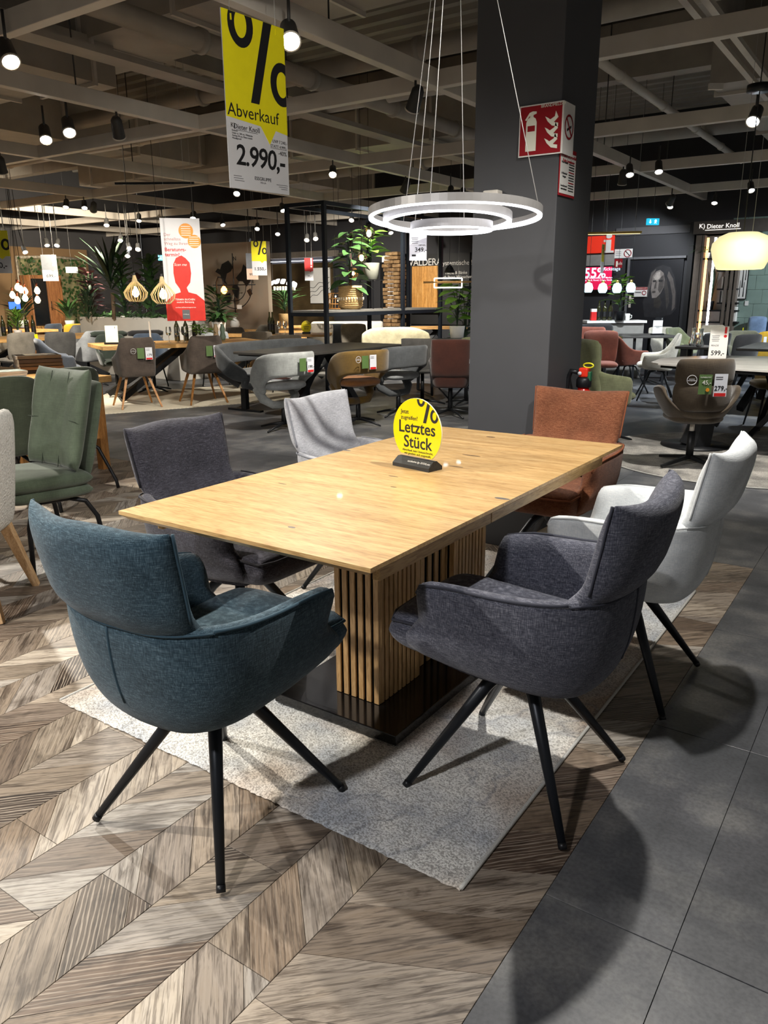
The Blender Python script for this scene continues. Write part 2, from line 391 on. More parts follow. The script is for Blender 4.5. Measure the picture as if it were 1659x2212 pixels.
while True:
    x0 = TX-.004-CWD*(k+35)          # walk columns leftwards
    k += 1
    xl = x0-CWD+.0; xr = x0
    if k == -33: xr = TX
    if xr < -5.2: break
    idx = k+34; up_ = 1 if idx % 2 == 1 else -1
    bs = -.437 if idx % 2 == 0 else -.437+.61*(.3+.5*((idx*7) % 5)/5)
    if idx % 4 == 1: bs -= .35
    b0 = bs-1.22*2
    while b0 < TYB:
        b1 = b0+1.22; ph = random.random()*PITCH
        if abs(b0+1.22+.437) < .01 or abs(b0+.437) < .01: ph = .05
        y = b0-.4+ph-(.4+ph) % PITCH if False else b0-.45+ph
        while y < b1+.2:
            ya, yb = (y, y+CWD) if up_ == 1 else (y+CWD, y)
            poly = [(xl, ya), (xr, yb), (xr, yb+PITCH), (xl, ya+PITCH)]
            lo, hi = max(b0, -1.6), min(b1, TYB)
            if hi > lo:
                q = clip_y(poly, lo, True); q = clip_y(q, hi, False) if len(q) > 2 else q
                if len(q) > 2:
                    ar = abs(sum(q[i][0]*q[(i+1) % len(q)][1]-q[(i+1) % len(q)][0]*q[i][1] for i in range(len(q))))/2
                    if ar > .00004: pieces.append((q, PI/4*up_, ar))
            y += PITCH
        b0 = b1
def inview(c):
    if dep((c[0], c[1], 0)) < .3: return -1
    x, y = PX((c[0], c[1], 0)); 
    if not (-90 < x < 1750 and y < 2330): return -1
    if -.42 < c[0] < 1.13 and .04 < c[1] < 2.27: return -1     # under the rug
    return 1/dep((c[0], c[1], 0))**3
sc = []
for q, a, ar in pieces:
    c = (sum(p[0] for p in q)/len(q), sum(p[1] for p in q)/len(q)); sc.append((inview(c)*ar, q, a, c))
sc.sort(key=lambda t: -t[0])
def uvmesh(name, vs, fs, uvs):
    me = bpy.data.meshes.new(name); me.from_pydata(vs, [], fs); ul = me.uv_layers.new(name='UVMap')
    for li, lp in enumerate(me.loops): ul.data[li].uv = uvs[lp.vertex_index]
    return me
AV, AF, AU = [], [], []
for i, (s, q, a, c) in enumerate(sc):
    vs, fs = poly_mesh('plank', q, c, a, M_plank); uvs = [(v[0], v[1]) for v in vs]
    if i < 300 and s > 0:
        me = uvmesh('plank', vs, fs, uvs); o = ob('plank', me, M_plank, floor); o.location = (c[0], c[1], 0); o.rotation_euler = (0, 0, a)
    else:
        n = len(AV); co, si = math.cos(a), math.sin(a)
        AV += [(c[0]+x*co-y*si, c[1]+x*si+y*co, z) for x, y, z in vs]; AF += [tuple(n+j for j in f) for f in fs]; AU += uvs
o = ob('planks_beyond', uvmesh('planks_beyond', AV, AF, AU), M_plank, floor); o['kind'] = 'stuff'
# tiles 0.6 x 0.9
tl = []
xs = [TX, 1.61]+[1.61+.6*i for i in range(1, 12)]; ys = [.105+.9*i for i in range(-4, 17)]
def addt(x0, x1, y0, y1): tl.append(((x0+x1)/2, (y0+y1)/2, x1-x0, y1-y0))
for i in range(len(xs)-1):
    for j in range(len(ys)-1): addt(xs[i], xs[i+1], ys[j], ys[j+1])
xl = TX
while xl > -18.4:
    addt(max(xl-.6, -18.5), xl, TYB, ys[8])
    for j in range(8, len(ys)-1): addt(max(xl-.6, -18.5), xl, ys[j], ys[j+1])
    xl -= .6
xl = -5.19
while xl > -18.4:
    for j in range(1, 4): addt(xl-.9, xl, j*.93-.93, j*.93)
    xl -= .9
def tview(t):
    p = (t[0], t[1], 0)
    if dep(p) < .4: return -1
    x, y = PX(p); return 1/dep(p)**3 if -250 < x < 1900 and y < 2500 else -1
tl.sort(key=lambda t: -tview(t)); TMESH = {}
AV, AF, AU = [], [], []
for i, (x, y, w_, h_) in enumerate(tl):
    key = (round(w_, 3), round(h_, 3))
    if key not in TMESH:
        TMESH[key] = poly_mesh('t', [(-w_/2, -h_/2), (w_/2, -h_/2), (w_/2, h_/2), (-w_/2, h_/2)], (0, 0), 0, M_tile, .0011, bev=.0012), None
        vs, fs = TMESH[key][0]; TMESH[key] = (vs, fs, uvmesh('floor_tile', vs, fs, [(v[0], v[1]) for v in vs]))
    vs, fs, me = TMESH[key]
    if i < 290 and tview((x, y)) > 0:
        o = ob('floor_tile', me, M_tile, floor); o.location = (x, y, 0)
    else:
        n = len(AV); AV += [(v[0]+x, v[1]+y, v[2]) for v in vs]; AF += [tuple(n+j for j in f) for f in fs]; AU += [(v[0], v[1]) for v in vs]
o = ob('floor_tiles_beyond', uvmesh('floor_tiles_beyond', AV, AF, AU), M_tile, floor); o['kind'] = 'stuff'
# ---------------------------------------------------------------- rugs
def rug_mat(name, base, lightc, brown, vein, sc=1.):
    t = NT(name); ge = t.n('ShaderNodeTexCoord')
    def nz(s_, d_, dist=0.):
        a = t.n('ShaderNodeTexNoise', i_Scale=s_*sc, i_Detail=d_, i_Distortion=dist); t.l(ge, 'Object', a, 'Vector'); return a
    a = nz(3.4, 7.); r = t.ramp(a, 'Fac', [(.36, base), (.56, lightc), (.72, lightc)])
    b = nz(1.7, 7., .4); rb = t.ramp(b, 'Fac', [(.46, '#000000'), (.62, '#e6e6e6')]); x = t.mix(rb.outputs['Color'], r.outputs['Color'], brown)
    v = nz(1.15, 3., 1.4); d = t.n('ShaderNodeMath', operation='SUBTRACT'); t.l(v, 'Fac', d, 0); d.inputs[1].default_value = .5
    ab = t.n('ShaderNodeMath', operation='ABSOLUTE'); t.l(d, 'Value', ab, 0); rv = t.ramp(ab, 'Value', [(.0, '#b0b0b0'), (.014, '#000000')])
    x2 = t.mix(rv.outputs['Color'], x.outputs[2], vein)
    f = t.n('ShaderNodeTexNoise', i_Scale=165., i_Detail=3.); t.l(ge, 'Object', f, 'Vector'); rf = t.ramp(f, 'Fac', [(.38, '#a09d99'), (.56, '#ffffff')])
    x3 = t.mix(None, x2.outputs[2], rf.outputs['Color'], 'MULTIPLY', .75)
    t.t.links.new(x3.outputs[2], t.b.inputs['Base Color']); t.b.inputs['Roughness'].default_value = .95; t.b.inputs['Sheen Weight'].default_value = .2
    t.bump(f, 'Fac', .8, .006); return t.m
M_rug = rug_mat('short_pile_rug', '#b9bec4', '#f1efe8', '#a88d72', '#838995')
def make_rug(nm, label, x0, x1, y0, y1, mat, nx, ny, th=.009, fr=.0045):
    root = thing(nm, label, 'rug', ((x0+x1)/2, (y0+y1)/2, 0)); W, L = x1-x0, y1-y0
    rnd = random.Random(3); bm = NB(); V = []
    for j in range(ny+1):
        row = []
        for i in range(nx+1):
            x = -W/2+W*i/nx; y = -L/2+L*j/ny
            e = j in (0, ny) or i in (0, nx)
            if j in (0, ny): y += rnd.uniform(-fr, fr*.3)*(1 if j == 0 else -1)
            row.append(bm.verts.new((x, y, .004 if e else th+rnd.uniform(-.003, .003))))
        V.append(row)
    for j in range(ny):
        for i in range(nx): bm.faces.new((V[j][i], V[j][i+1], V[j+1][i+1], V[j+1][i]))
    ob('pile', bm, mat, root, True)
    box('backing', (0, 0, .0025), (W-.006, L-.01, .004), plain('rug_backing', '#8a857c', .9), root)
    bind = plain('rug_binding', '#c2c1bb', .8, 0, .1, 300., .4)
    for s in (-1, 1): tb('edge_binding', [(s*W/2, -L/2+.004+L*k/20*.996, .006) for k in range(21)], .0055, bind, root, 6)
    return root
area_rug = make_rug('area_rug', 'grey and cream mottled short-pile rug under the oak dining table', -.44, 1.15, .0, 2.30, M_rug, 130, 190)
# ---------------------------------------------------------------- walls
M_wdark = plain('anthracite_wall_paint', '#2a2a2d', .7, 0, .06, 2.)
M_wleft = plain('brown_wall_paint', '#8b6f4e', .75, 0, .06, 2.)
M_wgrey = plain('grey_wall_paint', '#4a494b', .75, 0, .06, 2.)
WY = 14.2; WX = -17.2
wall_back = struct(box('wall_back', ((WX+8)/2, WY+.1, 2.3), (8-WX+.2, .2, 4.64), M_wdark))
wall_left = struct(box('wall_left', (WX-.1, 4.4, 2.3), (.2, 19.4, 4.64), M_wgrey))
# ---------------------------------------------------------------- ceiling: corrugated deck, metal grid, ducts, pipes
bm = NB(); prof = []; y = -6.2; ZD = 4.55
while y < 15.0:
    prof += [(y, ZD), (y+.11, ZD), (y+.15, ZD+.09), (y+.26, ZD+.09)]; y += .30
A = [bm.verts.new((-18.4, a, b)) for a, b in prof]; B = [bm.verts.new((9, a, b)) for a, b in prof]
for i in range(len(prof)-1): bm.faces.new((A[i], A[i+1], B[i+1], B[i]))
ceiling = struct(ob('ceiling', bm, M_deck))
BXS = [1.05-2.8*k for k in range(-1, 7)]; BYS = [1.95+2.76*k for k in range(-2, 5)]
for x in BXS: box('beam', (x, 4.3, 3.07), (.085, 20.2, .135), M_beam, ceiling, bev=.004)
for y in BYS: box('beam', (-4.7, y, 3.068), (27, .085, .13), M_beam, ceiling, bev=.004)
for x in BXS[:5]:
    for y in (-2.2, .6, 3.3, 6.1, 8.8, 11.6): tb('hanger_rod', [(x, y, 3.13), (x, y, 4.6)], .007, M_can, ceiling, 5)
for y in (-1.9, 3.6, 9.1): 
    box('roof_girder', (-4.7, y, 4.22), (27, .22, .62), M_duct, ceiling)
for x in (-6.1, -.4): box('roof_girder', (x, 4.3, 4.30), (.18, 20, .42), M_duct, ceiling)
def duct(a, b, wdt, hgt, step=1.25):
    a, b = Vector(a), Vector(b); d = (b-a); L = d.length; d.normalize(); along_y = abs(d.y) > abs(d.x)
    s = (wdt, L, hgt) if along_y else (L, wdt, hgt); o = box('duct', (a+b)/2, s, M_duct, ceiling)
    k = .4
    while k < L:
        p = a+d*k; s2 = (wdt+.07, .03, hgt+.07) if along_y else (.03, wdt+.07, hgt+.07); box('flange', p-(a+b)/2*0, s2, M_beam, o); k += step
e = U(255, 190, 3.27); duct((e.x-.4, -3, 3.46), (e.x-.4, 3.9, 3.46), .8, .38)
e2_ = U(330, 100, 3.6); duct((-9, e2_.y, 3.82), (-1.3, e2_.y, 3.82), .9, .40)
duct((-8.9, 3, 3.75), (-8.9, 13.5, 3.75), .8, .5)
duct((.1, 7.9, 3.7), (.1, 13.8, 3.7), .9, .5)
duct((-12, 8.9, 3.7), (-2.2, 8.9, 3.7), .7, .5)
def pipe(a, b, r, m=None):
    o = tb('pipe', [a, b], r, m or M_beam, ceiling, 12); a, b = Vector(a), Vector(b); n = int((b-a).length/1.4)
    for i in range(1, n): tb('pipe_collar', [a+(b-a)*(i/n)-(b-a).normalized()*.03, a+(b-a)*(i/n)+(b-a).normalized()*.03], r*1.22, m or M_beam, o, 12)
q = U(1420, 220, 3.5); pipe((q.x, 2.5, 3.5), (q.x, 13.5, 3.5), .045)
q = U(900, 120, 3.7); pipe((-9, q.y, 3.75), (3.5, q.y, 3.75), .10, M_duct); pipe((-9, q.y+5.2, 3.7), (2, q.y+5.2, 3.7), .15, M_duct)
pipe((-3.3, 2.2, 3.35), (-3.3, 12, 3.35), .08, M_duct); pipe((-12, 6.2, 3.4), (-1, 6.2, 3.4), .05)
for px_, z in ((1560, 3.25),):
    q = U(px_, 70, z)
    for dx in (-.06, .06): box('cable_tray', (q.x+dx, 6, z), (.05, 13, .04), M_beam, ceiling)
q = UD(1546, 187, 5.5); so_ = box('socket_strip', (q.x, q.y, q.z), (.10, .03, .04), plain('white_plastic', '#c9c4ba', .45), ceiling, Matrix.Rotation(YAW, 3, 'Z'))
box('cable_tray', (-4.1, 5.5, 3.3), (.22, 9, .05), M_duct, ceiling)
# ---------------------------------------------------------------- pillar with safety signs
PXL, PXR, PYF = -.153, .303, 2.42; PW = PXR-PXL
M_pil = plain('pillar_anthracite', '#3e3f42', .62, 0, .05, 5., .02)
pillar = struct(box('trim_1', ((PXL+PXR)/2, PYF+PW/2, 2.28), (PW, PW, 4.56), M_pil, bev=.004))
M_sgr = plain('sign_red', '#8e1a22', .7, 0, .03, spec=.15)
M_lum = plain('luminous_print', '#dcdccb', .4, 0, .02)
# extinguisher sign bracket: front panel parallel to x, side panel parallel to y
zc0 = UY(1212, 217, PYF-.02).z; zc1 = UY(1206, 331, PYF-.02).z; xl_ = UY(1121, 280, PYF-.02).x
PYS = PYF-.015; xR = PXR+.018
es = thing('extinguisher_sign', 'red fire extinguisher sign folded round the dark pillar corner', 'sign', (xR, PYS, zc0))
hS = zc0-zc1; wS = xR-xl_
box('front_panel', (-wS/2, 0, -hS/2), (wS, .004, hS), M_white, es)
box('red_field', (-wS/2, -.003, -hS/2), (wS-.012, .002, hS-.012), M_sgr, es)
f = lambda a, b, d: Vector((-wS+a*wS, -.0045-d, -hS+b*hS))
bm = NB()
prism(bm, [(.17, .10), (.41, .10), (.41, .66), (.38, .73), (.33, .76), (.33, .80), (.40, .82), (.40, .86), (.31, .87), (.24, .85), (.14, .72), (.17, .70), (.25, .80), (.25, .76), (.20, .73), (.17, .66)], 0, .0015, f)
ob('extinguisher_symbol', bm, M_lum, es)
box('symbol_band', (-wS+.29*wS, -.0066, -hS*.46), (.17*wS, .001, hS*.11), M_sgr, es)
bm = NB()
for dz in (0, .21, .42):
    prism(bm, [(.60, .32+dz), (.66, .22+dz), (.76, .13+dz), (.90, .10+dz), (.90, .17+dz), (.80, .19+dz), (.90, .28+dz), (.84, .40+dz), (.82, .30+dz), (.72, .25+dz), (.66, .29+dz)], 0, .0015, f)
ob('flame_symbol', bm, M_lum, es)
text('BRANDMELDER', .018, TM(-wS*.22, -.006, -hS*.06), M_lum, es)
wS2 = .135
box('side_panel', (.0, .002+wS2/2, -hS/2), (.004, wS2, hS), M_white, es)
g = lambda a, b, d: Vector((.0028+d, .002+wS2*(.5+a), -hS*.46+b))
bm = NB(); o_ = ell(.40, .055, 28); i_ = ell(.33, .045, 28)
oo = [bm.verts.new(g(a, b, .0006)) for a, b in o_]; ii = [bm.verts.new(g(a, b, .0006)) for a, b in i_]
for k_ in range(28): bm.faces.new((oo[k_], oo[(k_+1) % 28], ii[(k_+1) % 28], ii[k_]))
prism(bm, [(-.26, .030), (-.20, .036), (.26, -.030), (.20, -.036)], 0, .0008, g); ob('prohibition_ring', bm, M_sgr, es)
bm = NB(); prism(bm, [(-.18, -.022), (.2, .0), (.2, .012), (-.18, -.010)], 0, .0005, g); ob('cigarette_symbol', bm, M_ink, es)
# instruction sheet on the side face under it
zi0 = UX(1228, 322, PXR+.006).z; zi1 = UX(1222, 425, PXR+.006).z; y0_ = UX(1207, 400, PXR+.006).y; y1_ = UX(1241, 400, PXR+.006).y
ins = thing('fire_instruction_sign', 'narrow red-bordered fire instruction sign on the pillar side', 'sign', (PXR+.005, (y0_+y1_)/2, zi1))
wI = y1_-y0_; hI = zi0-zi1
box('border', (0, 0, hI/2), (.004, wI, hI), M_sgr, ins); box('sheet', (.0022, 0, hI/2-.004), (.002, wI-.01, hI-.03), M_white, ins)
MI = lambda y, z: frame((.0038, y, z), (0, 1, 0), (0, 0, 1))
text('Verhalten im Brandfall\nRuhe bewahren', .022, MI(0, hI-.045), M_sgr, ins)
for k_, s_ in enumerate(('Brand melden', 'In Sicherheit\nbringen', 'Loeschversuch\nunternehmen')): text(s_, .014, MI(-wI*.22, hI*(.70-.26*k_)), M_ink, ins)
for k_ in range(12): box('text_line', (.0036, wI*.22, hI*(.74-.055*k_)), (.001, wI*.34, .005), M_sgr if k_ % 4 == 0 else M_ink, ins)
# small white detector box on the front face
b0 = UY(1064, 430, PYF-.03)
wb = thing('wall_box', 'small white plastic detector box on the dark pillar front', 'box', (b0.x, PYF-.031, b0.z-.05))
box('housing', (0, 0, .045), (.085, .06, .09), plain('white_plastic', '#c9c4ba', .45), wb, bev=.008, smooth=False)
box('vent', (0, -.0315, .07), (.03, .002, .008), M_grayink, wb)
# fire extinguisher on the side of the pillar
pe = Vector((PXR+.10, PYF+PW*.62, 0)); M_exr = plain('extinguisher_red', '#c41a12', .25, 0, .03, coat=.4)
ex = thing('fire_extinguisher', 'red fire extinguisher with yellow pin behind the rust chair', 'fire extinguisher', (pe.x-.01, pe.y, .385))
lt('cylinder', [(.06, 0), (.078, .015), (.078, .40), (.066, .455), (.03, .485), (.03, .50)], M_exr, ex)
lt('valve_collar', [(.036, .495), (.040, .50), (.040, .535), (.032, .55)], M_black, ex)
box('valve_body', (0, 0, .575), (.05, .05, .05), plain('valve_red', '#e0331c', .3), ex, bev=.008)
lt('gauge', [(.010, 0), (.010, .008)], M_paper, ex, 16, (-.012, -.033, .572), Matrix.Rotation(PI/2, 3, 'X'))
box('valve_side', (.03, .0, .555), (.02, .03, .05), plain('valve_green', '#1d5a3a', .4), ex, bev=.004)
tb('safety_pin', [(.02+.028*math.cos(2*PI*k/12), 0, .612+.012*math.sin(2*PI*k/12)) for k in range(12)], .004, plain('pin_yellow', '#d8d21a', .4), ex, 6, True)
tb('hose', [(-.03, -.01, .575), (-.07, -.01, .58), (-.085, -.01, .54), (-.09, -.01, .45), (-.085, -.01, .2)], .014, M_black, ex)
box('wall_bracket', (-.088, 0, .34), (.02, .06, .1), M_black, ex)
# ================================================================ dining table
TW, TL, TZ = .90, 1.807, .76
tab = thing('dining_table', 'oak dining table with slatted pedestal and black base plate', 'table', (0, 0, 0))
random.seed(11); y = 0.; cuts = [0., .11, .235, .33, .46, .585, .69, .82, .955, 1.06, 1.19, 1.30, 1.43, 1.53, 1.67, TL]
TH = .026
for i in range(len(cuts)-1):
    a, b = cuts[i]+.0003, cuts[i+1]-.0003; c = (a+b)/2; h = (b-a)/2; bm = NB()
    # board with chamfered underside along the outer edges
    x0, x1 = -TW/2, TW/2; ch = .018
    ya = ch if i == 0 else 0; yb = ch if i == len(cuts)-2 else 0
    T = [(x0, -h), (x1, -h), (x1, h), (x0, h)]
    lo = [(x0+ch*1.2, -h+ya), (x1-ch*1.2, -h+ya), (x1-ch*1.2, h-yb), (x0+ch*1.2, h-yb)]
    vt = [bm.verts.new((p[0], p[1], 0)) for p in T]; vm = [bm.verts.new((p[0], p[1], -.011)) for p in T]; vb = [bm.verts.new((p[0], p[1], -TH)) for p in lo]
    bm.faces.new(vt); bm.faces.new(vb[::-1])
    for A, B in ((vt, vm), (vm, vb)):
        for k in range(4): bm.faces.new((A[k], A[(k+1) % 4], B[(k+1) % 4], B[k]))
    ob('tabletop_board', bm, M_oakt, tab, loc=(TW/2, c, TZ))
M_knot = plain('oak_knot', '#4d3a2a', .5, 0, .4, 90.); M_knotg = plain('knot_filler', '#5f5a55', .4, 0, .3, 90.)
for px_, py_, a, b, m in ((1085, 1077, .026, .010, M_knotg), (630, 1139, .013, .006, M_knotg), (1060, 944, .022, .008, M_knot), (748, 973, .022, .009, M_knotg), (1018, 984, .04, .006, M_knot), (985, 1008, .03, .005, M_knot), (850, 1029, .02, .004, M_knot), (610, 1045, .018, .003, M_knot), (850, 1052, .012, .003, M_knot)):
    p = U(px_, py_, TZ); bm = NB(); prism(bm, ell(a, b, 16), 0, .0004); ob('knot', bm, m, tab, loc=(p.x, p.y, TZ-.0001))
M_core0 = plain('dark_underframe', '#2a2119', .8)
# apron rails under the top (two leaves per side, vertical joint at y=.70)
for x in (.055, TW-.055):
    for a, b in ((.10, .698), (.702, 1.70)): box('apron_rail', (x, (a+b)/2, TZ-TH-.023), (.022, b-a, .046), M_oaky, tab, bev=.002)
for x in (.052, TW-.052): box('slide_groove', (x, .40, TZ-TH-.012), (.018, .6, .003), M_black, tab)
for y in (.56, 1.25): box('cross_rail', (TW/2, y, TZ-TH-.02), (TW-.13, .05, .04), M_core0, tab, bev=.002)
# pedestal: two slatted blocks with a recessed core
SLF = None
def slat_mesh(w, d, h):
    bm = NB(); bx(bm, (0, 0, 0), (w, d, h), None, .0012, 1); me = bpy.data.meshes.new('slat'); bm.to_mesh(me); bm.free(); me.materials.append(M_oakv); return me
X0, X1 = .372, .552; zb, zt = .05, TZ-TH-.002; hh = zt-zb
smF = slat_mesh(.0205, .016, hh); smS = slat_mesh(.016, .0175, hh); smC = slat_mesh(.012, .026, hh)
M_core = plain('black_core', '#050505', .9, spec=.1)
for (a, b) in ((.53, .785), (1.022, 1.277)):
    blk = box('leg_block', ((X0+X1)/2, (a+b)/2, (zb+zt)/2), (X1-X0-.013, b-a-.013, hh), M_core, tab)
    cx_, cy_ = (X0+X1)/2, (a+b)/2; blk.location = (cx_, cy_, (zb+zt)/2); blk.data.transform(Matrix.Translation((-cx_, -cy_, -(zb+zt)/2)))
    n = 6
    for k in range(n):
        x = -(X1-X0)/2+.0115+(X1-X0-.023)*k/(n-1)
        for s in (-1, 1): o = ob('slat', smF, None, blk, loc=(x, s*((b-a)/2-.008), 0))
    n = 9
    for k in range(n):
        y = -(b-a)/2+.022+(b-a-.044)*k/(n-1)
        for s in (-1, 1): o = ob('slat', smS, None, blk, loc=(s*((X1-X0)/2-.008), y, 0))
core = box('leg_core', (0, 0, 0), (.10, .236, hh), M_core, tab); core.location = ((X0+X1)/2, .9035, (zb+zt)/2)
for k in range(5):
    for s in (-1, 1): ob('slat', smC, None, core, loc=(s*.050, -.098+.049*k, 0))
M_base = plain('black_base_plate', '#0b0b0c', .16, .1, .05, coat=.35)
for a, b in ((.405, .926), (.930, 1.40)): box('base_plate', (.45, (a+b)/2, .0315), (.50, b-a, .035), M_base, tab, bev=.003)

# yellow table sign
p0 = U(848, 1005, TZ); p1 = U(926, 1021, TZ); d = (p1-p0); wS_ = .178; ang = math.atan2(d.y, d.x)
cS = (p0+p1)/2+Vector((-math.sin(ang), math.cos(ang), 0))*.036
ts = thing('table_sign', 'round yellow Letztes Stück percent sign standing on the oak dining table', 'sign', (cS.x, cS.y, TZ), ang)
M_bk = wood('black_stained_wood', '#141414', '#222222', '#303030', (1, 20, 20), .5, 6.)
bm = NB(); prism(bm, [(-.036, 0), (.036, 0), (.036, .013), (.009, .034), (-.009, .034), (-.036, .013)], -wS_/2, wS_/2, lambda a, b, d_: Vector((d_*(1-.9*max(0, b-.013)), a, b)))
ob('sign_base', bm, M_bk, ts)
D2 = .117; zc_ = .132
pts = [(D2*math.cos(R(a)), zc_+D2*math.sin(R(a))) for a in range(-52, 233, 5)]
pr('disc', pts, -.003, .003, M_yel2, ts, XZ)
pr('disc_rim', [(x*1.004, zc_+(z-zc_)*1.004) for x, z in pts], -.0022, .0022, plain('acrylic_edge', '#f7f3d8', .2), ts, XZ)
def disc_clip(me_o, fn):       # drop lettering faces whose middle lies off the carrier
    me = me_o.data; bm = bmesh.new(); bm.from_mesh(me); bmesh.ops.triangulate(bm, faces=bm.faces[:])
    dl = [f for f in bm.faces if not fn(f.calc_center_median())]; bmesh.ops.delete(bm, geom=dl, context='FACES'); bm.to_mesh(me); bm.free()
def percent(parent, M, size, mat, keep=None):
    """heavy percent mark built from two rings and a bar; M maps (x,y,z)"""
    bm = NB()
    def ring(cx, cy, a, b, t):
        n = 28; O = ell(a, b, n, cx, cy); I = ell(a-t, b-t, n, cx, cy)
        o = [bm.verts.new((x, y, .0006)) for x, y in O]; i = [bm.verts.new((x, y, .0006)) for x, y in I]
        for k in range(n): bm.faces.new((o[k], o[(k+1) % n], i[(k+1) % n], i[k]))
    ring(-.36, .30, .22, .28, .115); ring(.36, -.30, .22, .28, .115)
    prism(bm, [(-.235, -.62), (-.085, -.62), (.255, .62), (.105, .62)], 0, .0012)
    bmesh.ops.scale(bm, vec=(size, size, 1), verts=bm.verts[:]); bmesh.ops.transform(bm, matrix=M, verts=bm.verts[:])
    for co, no in keep or ():      # trim at the carrier's edges
        bmesh.ops.bisect_plane(bm, geom=bm.verts[:]+bm.edges[:]+bm.faces[:], plane_co=co, plane_no=no, clear_outer=True)
    return ob('percent_mark', bm, mat, parent)
percent(ts, TM(.052, -.0032, zc_+.088), .088, M_ink, [(((D2-.002)*math.cos(R(a)), 0, zc_+(D2-.002)*math.sin(R(a))), (math.cos(R(a)), 0, math.sin(R(a)))) for a in range(-10, 130, 10)])
text('Letztes', .062, TM(.0, -.0032, zc_+.010), M_ink, ts, bold=.012); text('Stück', .062, TM(.004, -.0032, zc_-.043), M_ink, ts, bold=.012)
text('Jetzt\nzugreifen!', .021, TM(-.078, -.0032, zc_+.055), M_ink, ts, align='LEFT', bold=.004)
text('Abverkauf, kein Umtauschrecht,\nwie gesehen und ausgestellt.', .0115, TM(.005, -.0032, zc_-.079), M_ink, ts)
text('exclusive by XXXLutz', .012, frame((.03, -.0235, .0245), (1, 0, 0), (0, .79, .61)), M_white, ts)

